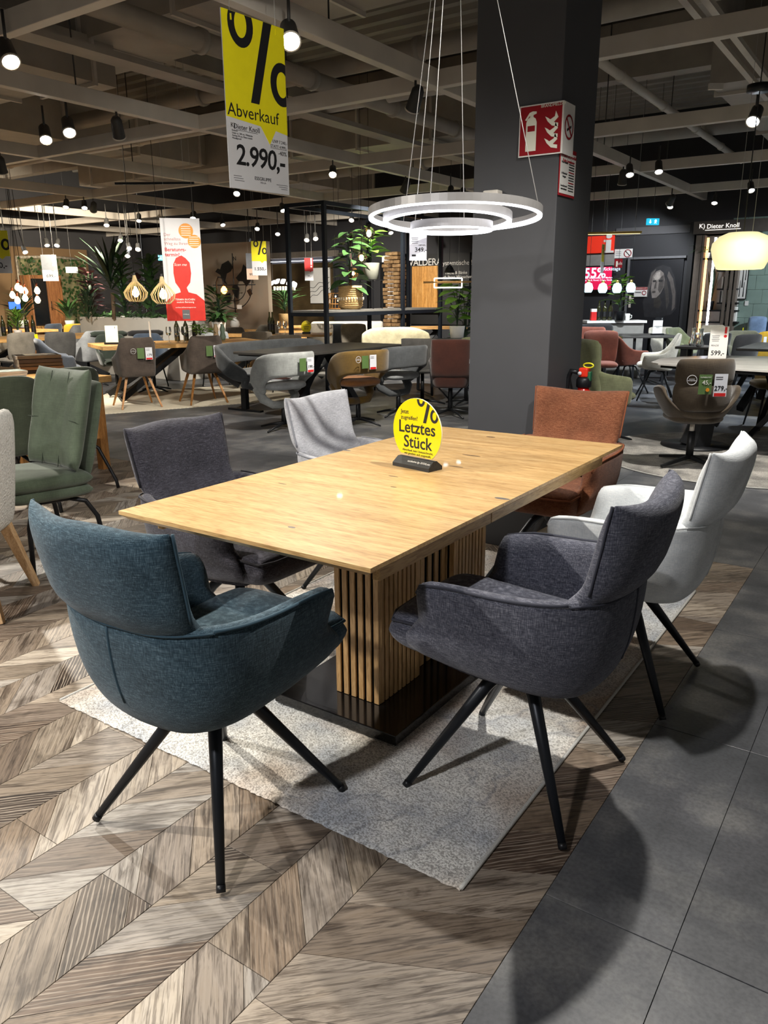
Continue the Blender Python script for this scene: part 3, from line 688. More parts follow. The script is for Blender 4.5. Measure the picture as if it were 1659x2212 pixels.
# ================================================================ upholstered swivel armchair
TK = [(.258, .198), (.278, .09), (.282, -.05), (.274, -.16), (.240, -.238), (.15, -.286), (0, -.302)]
ZK = [(.625,), (.645,), (.648,), (.655,), (.662,), (.655,), (.652,)]
BK = [(.165, .20), (.190, .10), (.192, -.03), (.178, -.118), (.135, -.170), (.07, -.196), (0, -.203)]
def make_chair(name, label, fab, pipe_m, loc, rotz, group='padded swivel armchairs around the oak dining table', seed=1):
    root = thing(name, label, 'chair', loc, rotz, group); rnd = random.Random(seed)
    VL = [0, .02, .06, .15, .28, .40, .47, .60, .78, .92, .985]; FY = [.20, .228, .256, .275, .265, .225, .175, .160, .176, .200, .196]
    NU = 26; rows = []
    for iu in range(NU+1):
        s = iu/NU; t = 1-abs(2*s-1); sg = 1 if s < .5 else -1
        tx, ty = crv(TK, t); bx_, by_ = crv(BK, t); zt_ = crv(ZK, t)[0]; zb_ = .402-.040*min(1, t*1.3)
        t2 = min(1, t+.02); nx, ny = crv(TK, t2)[0]-crv(TK, t2-.03)[0], crv(TK, t2)[1]-crv(TK, t2-.03)[1]
        L = math.hypot(nx, ny) or 1; ix, iy = ny/L, -nx/L                       # inward normal in plan (right half)
        if t > .96: ix, iy = 0, 1
        if ix*tx > 0: ix = -abs(ix)
        pts = []
        for j, v in enumerate(VL):
            f = math.sin(PI/2*min(1, v*1.1))**.40 if v > 0 else 0
            x = bx_+(tx-bx_)*f; y_ = by_+(ty-by_)*(f if t > .1 else f)
            if t < .16: k = 1-t/.16; y_ = y_*(1-k)+FY[j]*k
            pts.append((x, y_, zb_+(zt_-zb_)*v))
        thk = .062
        x, y_, z = pts[-1]
        pts.append((x+ix*thk*.3, y_+iy*thk*.3, z+.012)); pts.append((x+ix*thk*.75, y_+iy*thk*.75, z+.006)); 
        for v, q in ((.88, 1.0), (.66, 1.02), (.42, 1.0), (.2, .95)):
            j = min(range(len(VL)), key=lambda k_: abs(VL[k_]-v)); a = pts[j]; pts.append((a[0]+ix*thk*q, a[1]+iy*thk*q, zb_+(zt_-zb_)*v))
        rows.append([Vector((sg*p[0], p[1], p[2])) for p in pts])
    bm = NB(); V = [[bm.verts.new(p) for p in r] for r in rows]; n = len(rows[0])
    for i in range(NU):
        for k in range(n): bm.faces.new((V[i][k], V[i][(k+1) % n], V[i+1][(k+1) % n], V[i+1][k]))
    bm.faces.new(V[0][::-1]); bm.faces.new(V[NU])
    ob('tub_shell', bm, fab, root, True, 1)
    # underside
    bm = NB(); base = [(r[0].x*.98, r[0].y*.98) for r in rows]; prism(bm, [(x*.93, y*.93) for x, y in base], .368, .402, lambda a, b, d_: Vector((a, b, d_+.03*max(0, b)))); ob('underside', bm, fab, root)
    # seat: padded base with nose and cushion
    bm = NB(); pillow(bm, .44, .55, .118, lambda x, h, d_: Vector((x, .060+h, .446+d_+.008*(h/.25))), 12, 12, 8, .06, .36); ob('seat_base', bm, fab, root, True, 1)
    seat = NB(); pillow(seat, .428, .535, .062, lambda x, h, d_: Vector((x, .058+h, .478+d_+.014*(h/.25)-.010*(1-(x/.22)**2)*(h < .1))), 12, 12, 6, .07, .42); so = ob('seat_cushion', seat, fab, root, True, 1)
    pts = [(-.20, .10, .487)]+[(-.212+.0*k, .15+.03*k, .489+.002*k) for k in range(3)]+[(-.205, .300, .488), (-.15, .324, .489), (0, .331, .490), (.15, .324, .489), (.205, .300, .488), (.212, .21, .493), (.212, .15, .489), (.20, .10, .487)]
    tb('piping', pts, .0045, pipe_m, so, 6)
    # backrest: tall pillow, concave towards the sitter, peaked corners, soft vertical pleats
    ph = rnd.random()*6
    Hb, zc = .415, .690
    def fb(x, h, d_):
        v = h/(Hb/2); u = x/.235
        wv = 1+.13*(v*.5+.5) - .04
        y_ = -.250-.085*(v*.5+.5)-.02*v*v*(v < 0) + .036*u*u - .010*(1-u*u)*v
        pleat = .0026*math.sin(x*46+ph)*max(0, 1-abs(v+.55)*1.1)+.0016*math.sin(x*23+2*ph)*(1-abs(v)) if d_ > .01 else .0015*math.sin(x*30+ph)
        z = zc+h+.010*abs(u)**4*(v > 0)*v + .005*math.sin(u*4+ph)*(v > .6)
        s = min(1, max(0, (.668-z)/.045)); s = s*s*(3-2*s); y_ += .066*s; wv -= .06*s
        return Vector((x*wv*.93, y_+d_+pleat, z))
    bk = pl('backrest', .47, Hb, .098, fab, root, fb, 18, 14, 5., .0, 1, .45)
    for s_ in (-1, 1): tb('piping', [fb(s_*.235, v_*Hb/2, 0)+Vector((0, .004, 0)) for v_ in [.97-.1*k for k in range(11)]], .0038, pipe_m, bk, 6)
    # seam and ridge on the outside of the back, piping on the arms, maker's tag
    seam = []
    for k in range(17):
        t = .62+.38*(1-abs(k/8-1)); s_ = 1 if k <= 8 else -1; a = crv(TK, t); seam.append((s_*a[0]*1.002, a[1]-.0015, crv(ZK, t)[0]-.002))
    tb('back_seam', seam, .003, pipe_m, root, 5)
    r = rows[NU//2]; tb('back_ridge', [p+Vector((0, .0025, 0)) for p in r[4:11]], .004, pipe_m, root, 6)
    for s_ in (1, -1):
        pp = []
        for k in range(16):
            t = .045+.57*k/15; a = crv(TK, t); z = crv(ZK, t)[0]+.002
            pp.append((s_*(a[0]-.002), a[1], z))
        rf = rows[0] if s_ > 0 else rows[NU]; fr = [rf[j]+Vector((-s_*.006, -.007, 0)) for j in (6, 7, 8, 9)]
        tb('arm_piping', fr+pp, .0046, pipe_m, root, 6)
    box('maker_tag', (-.196, -.17, .47), (.003, .022, .036), M_black, root, Matrix.Rotation(R(-40), 3, 'Z'))
    # swivel base
    hub = lt('hub', [(.026, .300), (.034, .306), (.034, .355), (.055, .372)], M_legm, root, 20)
    for sx, sy in ((1, 1), (1, -1), (-1, 1), (-1, -1)):
        bm = NB(); tube(bm, [(sx*.02, sy*.02, .358), (sx*.07, sy*.07, .298), (sx*.231, sy*.231, .012)], [.019, .0185, .0105], 12)
        leg = ob('leg', bm, M_legm, root, True); tb('foot_cap', [(sx*.2295, sy*.2295, .0145), (sx*.236, sy*.236, .001)], .0115, M_black, leg, 10)
    return root
F_teal = fabric('teal_linen', '#20323c', '#374d59', '#647b86'); P_teal = plain('teal_piping', '#2a4350', .85)
F_navy = fabric('blue_grey_linen', '#2c2e39', '#4f515d', '#82838d'); P_navy = plain('blue_grey_piping', '#30323d', .85)
F_wht = fabric('off_white_linen', '#c9cfd2', '#dfe3e4', '#f2f3f1', weave=1.3); P_wht = plain('off_white_piping', '#c8cbcb', .85)
F_blk = fabric('charcoal_chenille', '#1d1c22', '#37363e', '#5d5c66'); P_blk = plain('charcoal_piping', '#1f1e24', .85)
F_gry = fabric('light_grey_linen', '#9d9ea4', '#c2c3c8', '#e2e3e6'); P_gry = plain('light_grey_piping', '#8e9096', .85)
F_rst = fabric('rust_linen', '#57311f', '#7a4930', '#99684b'); P_rst = plain('rust_piping', '#7d4527', .85)
CH = 'dining_armchair'
make_chair(CH, 'teal blue linen swivel armchair at the near end of the oak table', F_teal, P_teal, (.455, -.09, .009), 0, seed=1)
make_chair(CH, 'dark blue-grey swivel armchair on the near right side of the oak table', F_navy, P_navy, (1.065, .497, .009), R(90), seed=2)
make_chair(CH, 'off-white swivel armchair behind the dark blue-grey one', F_wht, P_wht, (1.105, 1.265, .009), R(90), seed=3)
make_chair(CH, 'charcoal black swivel armchair on the left side of the oak table', F_blk, P_blk, (-.15, .615, .009), R(-90), seed=4)
make_chair(CH, 'light grey swivel armchair on the far left side of the oak table', F_gry, P_gry, (-.19, 1.53, .009), R(-88), seed=5)
make_chair(CH, 'rust orange swivel armchair at the far end in front of the pillar', F_rst, P_rst, (.505, 2.065, .009), R(180), seed=6)

# ================================================================ three-ring pendant
lp = UD(982, 470, 3.13)
ring_l = thing('ring_pendant', 'lit three-ring pendant lamp hanging over the oak dining table', 'lamp', (lp.x, lp.y, lp.z))
M_ringe = glow('ring_light', '#f2f4ff', 3.2); M_ringm = plain('grey_ring_metal', '#8a8886', .4, .4, .06)
view = math.atan2(CAM.y-lp.y, CAM.x-lp.x)      # rings hang a little askew
def ring(rad, dz, ox, oy, tilt, hgt=.030, wd=.014):
    ax = Vector((-math.sin(view), math.cos(view), 0)); Mr = Matrix.Rotation(-tilt, 3, ax); c = Vector((ox, oy, dz)); n = 72
    bm = NB(); be = NB()
    for b_, prof in ((bm, [(rad, 0), (rad, hgt), (rad-wd, hgt), (rad-wd, 0)]), (be, [(rad-.002, 0), (rad-.002, -.006), (rad-wd-.002, -.006), (rad-wd-.002, .010), (rad-wd, .010), (rad-wd, 0)])):
        rg = [[b_.verts.new(c+Mr @ Vector((r_*math.cos(2*PI*k/n), r_*math.sin(2*PI*k/n), z))) for r_, z in prof] for k in range(n)]; m = len(prof)
        for k in range(n):
            for j in range(m): b_.faces.new((rg[k][j], rg[(k+1) % n][j], rg[(k+1) % n][(j+1) % m], rg[k][(j+1) % m]))
    h = ob('ring_housing', bm, M_ringm, ring_l, True); h.data.polygons.foreach_set('use_smooth', [False]*len(h.data.polygons)); ob('light_strip', be, M_ringe, h)
    return lambda a: c+Mr @ Vector(((rad-wd/2)*math.cos(a), (rad-wd/2)*math.sin(a), hgt))
rv = Vector((rt0.x, rt0.y, 0)); 
r1 = ring(.352, .0, 0, 0, R(4.0)); r2 = ring(.262, -.018, rv.x*-.03, rv.y*-.03, R(5)); r3 = ring(.168, -.048, rv.x*-.012, rv.y*-.012, R(1.0))
top = Vector((rv.x*-.02, rv.y*-.02, 3.0-lp.z))
for f_, aa in ((r1, (35, 160)), (r2, (285,)), (r3, (100, 235))):
    for a in aa: tb('suspension_wire', [f_(R(a)), top+Vector((.02*math.cos(R(a)), .02*math.sin(R(a)), 0))], .0016, M_cable, ring_l, 5)
lt('ceiling_rose', [(.06, 0), (.06, .03)], M_white, ring_l, 20, top)
tg = UD(903, 533, 3.34); pt = thing('price_tag', 'white 349 price tag hanging under the ring pendant', 'tag', (tg.x, tg.y, tg.z), cf(4))
box('card', (0, 0, 0), (.075, .0015, .114), M_tagp, pt); text('349,-', .026, TM(.012, -.0012, -.013), M_ink, pt, bold=.01)
for k in range(4): box('print_line', (-.014, -.0011, .036-.007*k), (.03-.004*(k % 2), .0006, .0022), M_grayink, pt)
box('barcode', (-.018, -.0011, -.036), (.018, .0006, .008), M_ink, pt); tb('string', [(0, 0, .055), (0, 0, .085)], .001, M_cable, pt, 4)
text('UVP 549,-', .008, TM(.018, -.0012, .006), M_grayink, pt)

# ================================================================ large sale banner
bl = UD(497, 405, 4.3); hb, wb_ = .885, .455; ba = math.atan2(math.cos(R(5)), math.sin(R(5)))   # runs nearly along +y, faces +x
bn = thing('sale_banner', 'large yellow and white hanging Abverkauf banner priced 2.990', 'banner', (bl.x+math.cos(ba)*wb_/2, bl.y+math.sin(ba)*wb_/2, bl.z), ba)
box('board', (0, 0, hb/2), (wb_, .006, hb), M_paper, bn)
zy = hb*.378
pr('yellow_field', [(-wb_/2, hb), (-wb_/2, zy+.03), (.02, zy+.012), (.085, zy-.075), (.135, zy+.004), (wb_/2, zy-.008), (wb_/2, hb)], -.0045, -.003, M_yel, bn, XZ)
percent(bn, TM(.05, -.0046, hb*.805), .41, M_ink, [((wb_/2, 0, 0), (1, 0, 0)), ((-wb_/2, 0, 0), (-1, 0, 0)), ((0, 0, hb-.001), (0, 0, 1))])
text('Abverkauf', .092, TM(-.03, -.0048, hb*.452), M_ink, bn)
text('2.990,-', .150, TM(.012, -.0036, hb*.195), M_ink, bn, bold=.014, shear=.08, sp=.92)
text('Dieter Knoll', .038, TM(-.085, -.0036, hb*.362), M_ink, bn); box('underline', (-.085, -.0035, hb*.343), (.16, .0008, .002), M_ink, bn)
text('K)', .034, TM(-.185, -.0036, hb*.365), M_ink, bn)
text('Esstisch\nLänge ca. 180 cm, Wildeiche\nAuszug 50 cm, Platte massiv\nMetallgestell', .013, TM(-.195, -.0036, hb*.315), M_ink, bn, align='LEFT')
text('UVP 7.240,-', .024, TM(.165, -.0036, hb*.318), M_ink, bn); text('STATT 4.999,-', .022, TM(.155, -.0036, hb*.288), M_ink, bn); box('underline', (.155, -.0035, hb*.276), (.13, .0008, .002), M_ink, bn)
text('-40%', .034, TM(.182, -.0036, hb*.25), M_ink, bn); text('ESSGRUPPE', .026, TM(.02, -.0036, hb*.075), M_ink, bn, bold=.004); text('HELGA', .014, TM(.02, -.0036, hb*.053), M_grayink, bn)
for k in range(3): box('print_line', (-.17+.006*k, -.0035, hb*.075-.012*k), (.07-.012*(k == 0), .0006, .003), M_grayink, bn); box('print_line', (.17+.008*k, -.0035, hb*.055-.011*k), (.09-.02*k, .0006, .003), M_grayink, bn)
for x in (-.165, .165): tb('string', [(x, 0, hb-.02), (x*1.02, 0, 4.6-bl.z)], .0016, M_cable, bn, 5); box('clip', (x, -.006, hb-.03), (.008, .008, .03), M_yel, bn)
# ================================================================ background furniture kit
def gp(px, d):
    """floor point in the picture column px at viewing depth d"""
    y = 1106+FPX*(fw.z+CAM.z/d)/up.z; p = UD(px, y, d); p.z = 0; return p
def fab(name, c, var=.16):
    l = lin(c); return fabric(name, tuple(v*(1-var) for v in l), l, tuple(min(1, v*(1+var)) for v in l), 200., .9, .3, 18.)
def ushell(name, parent, m, top, bot, thk=.05, NU=20, NV=5, bulge=.35, sub=1):
    rows = []
    for iu in range(NU+1):
        s = iu/NU; t = 1-abs(2*s-1); sg = 1 if s < .5 else -1
        T = Vector(crv(top, t)); B = Vector(crv(bot, t)); a = Vector(crv(top, max(0, t-.04))); b = Vector(crv(top, min(1, t+.04)))
        d = Vector((b.x-a.x, b.y-a.y)); d = d.normalized() if d.length > 1e-6 else Vector((-1, 0)); inn = Vector((d.y, -d.x, 0))
        if t > .95: inn = Vector((0, 1, 0))
        if inn.x > 0 and T.x > .05: inn = -inn
        o = []
        for j in range(NV+1):
            v = j/NV; f = (1-bulge)*v+bulge*math.sin(v*PI/2); p = B.lerp(T, f); p.z = B.z+(T.z-B.z)*v; o.append(p)
        pts = o+[T+inn*thk*.5+Vector((0, 0, thk*.3))]+[p+inn*thk for p in o[::-1]]+[B+inn*thk*.5-Vector((0, 0, thk*.25))]
        rows.append([Vector((sg*p.x, p.y, p.z)) for p in pts])
    bm = NB(); V = [[bm.verts.new(p) for p in r] for r in rows]; n = len(rows[0])
    for i in range(NU):
        for k in range(n): bm.faces.new((V[i][k], V[i][(k+1) % n], V[i+1][(k+1) % n], V[i+1][k]))
    bm.faces.new(V[0][::-1]); bm.faces.new(V[NU]); return ob(name, bm, m, parent, True, sub)
def seatp(root, m, w=.44, d=.44, z=.46, t=.09, y=.03, rc=.12, name='seat'):
    return pl(name, w, d, t, m, root, lambda x, h, q: Vector((x, y+h, z+q)), 10, 10, 6, rc, 1, .42)
def backp(root, m, w=.44, h=.42, z=.68, y=-.22, t=.08, tilt=.18, curve=.05, flare=0., rc=.08, name='backrest'):
    return pl(name, w, h, t, m, root, lambda x, hh, q: Vector((x*(1+flare*hh/h*2), y-tilt*hh+q+curve*(x/(w/2))**2, z+hh)), 12, 10, 5, rc, 1, .45)
def legs4(root, m, w=.19, d=.19, z=.42, sp=.06, r0=.014, r1=.009, rect=False, name='leg'):
    for sx in (-1, 1):
        for sy in (-1, 1):
            a, b = Vector((sx*w, sy*d, z)), Vector((sx*(w+sp), sy*(d+sp), .0))
            bm = NB(); tube(bm, [a, b], [r0, r1], 4 if rect else 8, False); ob(name, bm, m, root, not rect)
def star(root, m, z=.42, r=.30, n=4, col=.022, rot=.4, hz=.05):
    tb('column', [(0, 0, hz), (0, 0, z)], [col*1.2, col], m, root, 12)
    for k in range(n):
        a = rot+2*PI*k/n; c, s = math.cos(a), math.sin(a)
        bm = NB(); tube(bm, [(.01*c, .01*s, hz+.02), (r*.6*c, r*.6*s, hz*.6+.012), (r*c, r*s, .012)], [.017, .014, .010], 6); ob('base_arm', bm, m, root, True)
def tagcard(root, x, y, z, rz=0., n='price_tag', txt=None, s=1., green=True, badge=False, redbar=True):
    M = Matrix.Rotation(rz, 3, 'Z'); o = Vector((x, y, z))
    def at(a, b, c): return o+M @ Vector((a, b, c))
    cd_ = box(n, at(0, 0, 0), (.085*s, .003, .15*s), M_tagp, root, M)
    if redbar: box('red_bar', at(0, -.0022, -.062*s), (.075*s, .001, .022*s), M_red, cd_, M)
    if txt: text(txt, .042*s, Matrix.Translation(at(.004, -.0026, -.02*s)) @ M.to_4x4() @ Matrix.Rotation(PI/2, 4, 'X'), M_ink, cd_, bold=.01)
    for k in range(2): box('print_line', at(-.012*s, -.0022, (.055-.014*k)*s), (.045*s, .001, .004*s), M_grayink, cd_, M)
    if green:
        g_ = box('green_card', at(-.10*s, .001, .005*s), (.085*s, .003, .13*s), M_tagg, root, M)
    if badge:
        bm = NB(); 
        tube(bm, [at(-.19*s+.032*s*math.cos(2*PI*k/20), -.003, .035*s+.032*s*math.sin(2*PI*k/20)) for k in range(20)], .0022*s, 4, True); ob('round_badge', bm, M_paper, root)
        text('SOFORT\nMITNEHMEN', .010*s, Matrix.Translation(at(-.19*s, -.003, .035*s)) @ M.to_4x4() @ Matrix.Rotation(PI/2, 4, 'X'), M_paper, root)
def tub_chair(label, loc, rot, m, leg='wood', tagtxt=None, group=None, lm=None, hb=.86, aw=.27, **kw):
    root = thing('armchair', label, 'chair', (loc[0], loc[1], loc[2] if len(loc) > 2 else 0), rot, group)
    if kw.get('square'): ushell('shell', root, m, [(.245, .15, .62), (.255, .0, .64), (.245, -.19, .73), (.205, -.262, hb), (.11, -.275, hb+.005), (0, -.28, hb+.005)], [(.215, .2, .42), (.225, 0, .41), (.222, -.17, .40), (.195, -.222, .40), (.1, -.235, .40), (0, -.24, .40)], .05, 28, 5, .1)
    else: ushell('shell', root, m, [(aw-.01, .17, .62), (aw, .02, .63), (aw-.02, -.15, .74), (aw-.07, -.235, hb-.01), (aw*.5, -.27, hb), (0, -.278, hb)],
           [(.22, .2, .42), (.225, 0, .41), (.2, -.14, .40), (.14, -.19, .40), (.08, -.2, .40), (0, -.2, .40)])
    seatp(root, m, .42, .46)
    if leg == 'wood': legs4(root, lm or M_oakl, .13, .13, .41, .12, .022, .013, True); box('swivel_plate', (0, 0, .412), (.2, .2, .02), M_black, root)
    elif leg == 'metal': legs4(root, lm or M_black, .17, .17, .42, .06)
    else: star(root, lm or M_black, .41)
    if tagtxt is not None: tagcard(root, .13, -.292, .68, 0, txt=tagtxt, badge=kw.get('badge', False))
    return root
def shell_chair(label, loc, rot, m, leg='metal', group=None, hb=.86, w=.46, tagc=None, lm=None, flare=.06, rc=.1, nm='side_chair', t=.07):
    root = thing(nm, label, 'chair', (loc[0], loc[1], 0), rot, group)
    backp(root, m, w, hb-.44, .44+(hb-.44)/2, -.2, t, .16, .06, flare, rc); seatp(root, m, w*.97, .45, .455, .08)
    if leg == 'wood': legs4(root, lm or M_oakl, .15, .15, .43, .08, .02, .012, True)
    elif leg == 'metal': legs4(root, lm or M_black, .17, .17, .43, .05)
    else: star(root, lm or M_black, .43)
    if tagc: box('hang_tag', (w*.36, -.29, hb-.10), (.05, .004, .12), tagc, root)
    return root
def rect_table(name, label, corner, ang, L, W, top, th=.045, z=.76, legs='x', lm=None, bev=.004, group=None):
    """corner = near-left corner; long side runs along ang, width to its left"""
    root = thing(name, label, 'table', (corner[0], corner[1], 0), ang, group); lm = lm or M_black; n = 4
    for k in range(n): box('tabletop_board', (L/2, W*(k+.5)/n, z-th/2), (L, W/n-.001, th), top, root, bev=bev)
    if legs == 'x':
        for x in (L*.16, L*.84):
            s = 1 if x < L/2 else -1
            for y in (W*.12, W*.88):
                bm = NB(); tube(bm, [(x-s*.18, y, .058), (L/2+s*.05, W/2+(y-W/2)*.3, z-th)], [.055, .05], 4); ob('leg', bm, lm, root)
    elif legs == 'four':
        for x in (.09, L-.09):
            for y in (.09, W-.09): box('leg', (x, y, (z-th)/2), (.07, .07, z-th), lm, root)
    elif legs == 'u':
        for x in (.22, L-.22):
            bm = NB(); tube(bm, [(x, .1, z-th), (x, .06, .027), (x, W-.06, .027), (x, W-.1, z-th)], .025, 4); ob('leg_frame', bm, lm, root)
    return root
def leafm(L, W, bend=.3, n=4):
    vs, fs = [], []
    for i in range(n+1):
        t = i/n; wv = W/2*math.sin(PI*min(1, t*.92+.06))**.8; x = L*t; z = -bend*L*t*t
        vs += [(x, -wv, z+.12*wv), (x, 0, z), (x, wv, z+.12*wv)]
    for i in range(n):
        a = 3*i; fs += [(a, a+1, a+4, a+3), (a+1, a+2, a+5, a+4)]
    return vs, fs
LM = {}
def foliage(root, n, H, spread, m, L, W, bend=.3, z0=0., up_=.5, sep=True, stemr=.006, seed=1, lowf=.15, nm='leaf', stems=True, up2=None):
    """leaves on stems; sep: every leaf its own object"""
    rnd = random.Random(seed); key = (L, W, bend, m.name)
    if key not in LM:
        vs, fs = leafm(L, W, bend); me = bpy.data.meshes.new('leaf'); me.from_pydata(vs, [], fs); me.materials.append(m)
        for p in me.polygons: p.use_smooth = True
        LM[key] = me
    bs = NB(); AV, AF = [], []
    for k in range(n):
        a = k*2.39996+rnd.uniform(-.3, .3); h = z0+H*(lowf+(1-lowf)*((k+.5)/n)); rr = spread*rnd.uniform(.05, .55)*(1-.4*(k/n))
        p = Vector((rr*math.cos(a), rr*math.sin(a), h)); el = (up_ if up2 is None else up_+(up2-up_)*k/n)+rnd.uniform(-.25, .25); s = rnd.uniform(.75, 1.15)
        M = Matrix.Translation(p) @ Matrix.Rotation(a, 4, 'Z') @ Matrix.Rotation(-el, 4, 'Y') @ Matrix.Rotation(rnd.uniform(-.4, .4), 4, 'X') @ Matrix.Scale(s, 4)
        if stems and k % 2 == 0: tube(bs, [(0, 0, z0), (p.x*.3, p.y*.3, z0+(h-z0)*.7), p], stemr, 4)
        if sep: o = ob(nm, LM[key], None, root); o.matrix_local = M
        else:
            b = len(AV); vs, fs = leafm(L, W, bend, 3); AV += [tuple(M @ Vector(v)) for v in vs]; AF += [tuple(b+i for i in f) for f in fs]
    if not sep:
        me = bpy.data.meshes.new('foliage'); me.from_pydata(AV, [], AF); o = ob('foliage', me, m, root); o['kind'] = 'stuff'
    if stems: ob('stem', bs, M_greend, root)
    else: bs.free()
def pot(root, r, h, m, z=0., taper=.8, name='pot'):
    return lt(name, [(r*taper, z), (r, z+h*.98), (r, z+h), (r*.88, z+h), (r*.85, z+h*.9)], m, root, 20, capt=True)
def bottle(label, p, h=.31, group=None, m=None):
    root = thing('wine_bottle', label, 'bottle', p, 0, group)
    lt('glass_body', [(.034, 0), (.037, .01), (.037, h*.58), (.03, h*.68), (.014, h*.80), (.0135, h)], m or M_bottle, root, 14)
    lt('label', [(.0378, h*.18), (.0378, h*.45)], M_ink if m is None else M_white, root, 14, capb=False, capt=False); return root
def wineglass(label, p, group=None):
    root = thing('wine_glass', label, 'glass', p, 0, group)
    lt('bowl', [(.004, .085), (.03, .10), (.04, .14), (.032, .21)], M_glass, root, 14, capb=True, capt=False); tb('glass_stem', [(0, 0, .004), (0, 0, .087)], .0035, M_glass, root, 6); lt('foot', [(.034, 0), (.004, .006)], M_glass, root, 14); return root
def hang_board(label, x0, y0, x1, y1, d, a=0., name='hanging_sign', top=None, split=.5, mtop=None, price=None, ptop=None, cat='sign', mbase=None, strings=True, zc=4.6, skew=0.):
    c = UD((x0+x1)/2, y1, d); w_ = (x1-x0)*d/FPX/max(.3, math.cos(R(a))); h_ = (y1-y0)*d/FPX
    root = thing(name, label, cat, c, cf(a)); box('board', (0, 0, h_/2), (w_, .006, h_), mbase or M_paper, root)
    if mtop:
        zs = h_*(1-split); pr('colour_field', [(-w_/2, h_), (-w_/2, zs), (w_*.05, zs), (w_*.2, zs-w_*.12), (w_*.33, zs), (w_/2, zs), (w_/2, h_)], -.0045, -.003, mtop, root, XZ)
    if price: text(price, w_*.30, TM(w_*.04, -.0042, h_*(1-split)*.45), M_ink, root, bold=.012)
    if ptop == '%': percent(root, TM(w_*.1, -.0047, h_*.82), w_*.78, M_ink, [((w_/2, 0, 0), (1, 0, 0)), ((0, 0, h_), (0, 0, 1))])
    if ptop == '!': 
        pr('exclamation_bar', [(w_*.22, h_*.70), (w_*.36, h_*.70), (w_*.38, h_), (w_*.20, h_)], -.0052, -.0046, M_white, root, XZ); pr('exclamation_dot', ell(w_*.1, w_*.1, 16, w_*.29, h_*.62), -.0052, -.0046, M_white, root, XZ)
    if strings:
        for s in (-.35, .35): tb('string', [(w_*s, 0, h_-.01), (w_*s, 0, zc-c.z)], .002, M_cable, root, 4)
    return root, w_, h_
# ================================================================ left: nearest neighbours
F_olv = fab('olive_velvet', '#4c5442'); F_grn = fab('moss_green_suede', '#56614f'); F_blu = fab('slate_blue_fabric', '#5a606a'); F_brg = fab('brown_grey_fabric', '#544a43')
F_tau = fab('taupe_fabric', '#7d766a'); F_dgr = fab('dark_grey_fabric', '#4a4947'); F_lgr = fab('pale_grey_fabric', '#a5a8aa'); F_bei = fab('beige_fabric', '#b3a893')
F_mus = fab('mustard_fabric', '#6e5526'); F_cog = fab('cognac_leather', '#a06a3c'); F_brn = fab('chestnut_leather', '#3c1c13'); F_crm = fab('cream_fabric', '#b9b193')
F_blk2 = fab('black_leather', '#1c1b1c'); F_sgr = fab('stone_grey_boucle', '#a3a6a4'); F_dgn = fab('bottle_green_velvet', '#2a332b'); F_nvy = fab('navy_blue_fabric', '#3a4554'); F_ylw = fab('ochre_yellow_velvet', '#c39a2e')
F_rst2 = fab('terracotta_leather', '#7d4636'); F_olg = fab('sage_leather', '#6f7355'); F_wsh = fab('ivory_fabric', '#c9c2b2'); F_sky = fab('light_blue_fabric', '#7f97b8'); F_mud = fab('mud_brown_leather', '#4d4234')
M_bou = plain('white_boucle', '#d5d2ca', .95, 0, .14, 90., 1.2)
# green chair with button-tufted cushion
g = thing('cushioned_chair', 'moss green chair with quilted back cushion and black tube legs', 'chair', (-1.85, .88, 0), R(178))
CW, CHH = .46, .50
def gback(x, h, q):
    cx = abs(math.fmod(abs(x/CW*3+1.5), 1)-.5)*2; cz = abs(math.fmod(abs(h/CHH*2+1), 1)-.5)*2
    pin = -.011*(max(0, (cx-.72)/.28)**2*.6+max(0, (cz-.78)/.22)**2*.6) if q > 0 else 0
    return Vector((x*(1+.02*math.sin(h*9)), -.17-.26*h+q+pin+.03*(x/.23)**2, .75+h+.012*abs(x/.23)**4*(h > 0)))
bkc = pl('back_cushion', CW, CHH, .10, F_grn, g, gback, 24, 18, 6, 0, 1, .45)
pl('back_frame', .44, .50, .06, F_grn, g, lambda x, h, q: Vector((x, -.225-.26*h+q, .70+h)), 10, 10, 6, .05, 1, .42)
bm = NB()
for xx in (-CW/6, CW/6): tube(bm, [gback(xx, -.24+.48*k/10, .046)+Vector((0, .003, 0)) for k in range(11)], .0022, 5)
tube(bm, [gback(-.22+.44*k/10, 0, .046)+Vector((0, .003, 0)) for k in range(11)], .0022, 5); ob('quilt_seam', bm, plain('moss_seam', '#333b30', .9), bkc)
pl('seat', .48, .50, .10, F_grn, g, lambda x, h, q: Vector((x, .06+h, .465+q+.05*h)), 10, 10, 6, .06, 1, .42); pl('seat_base', .46, .48, .075, F_grn, g, lambda x, h, q: Vector((x, .05+h, .40+q+.05*h)), 10, 10, 8, .06, 1, .4)
for s in (-1, 1):
    tb('leg', [(s*.16, .10, .365), (s*.19, .17, .34), (s*.205, .20, .26), (s*.215, .215, .003)], .0125, M_black, g, 10); tb('leg', [(s*.16, -.06, .355), (s*.19, -.13, .33), (s*.205, -.18, .24), (s*.215, -.215, .003)], .0125, M_black, g, 10)
tb('under_rail', [(-.16, .10, .365), (-.16, -.06, .355)], .0125, M_black, g, 8); tb('under_rail', [(.16, .10, .365), (.16, -.06, .355)], .0125, M_black, g, 8)
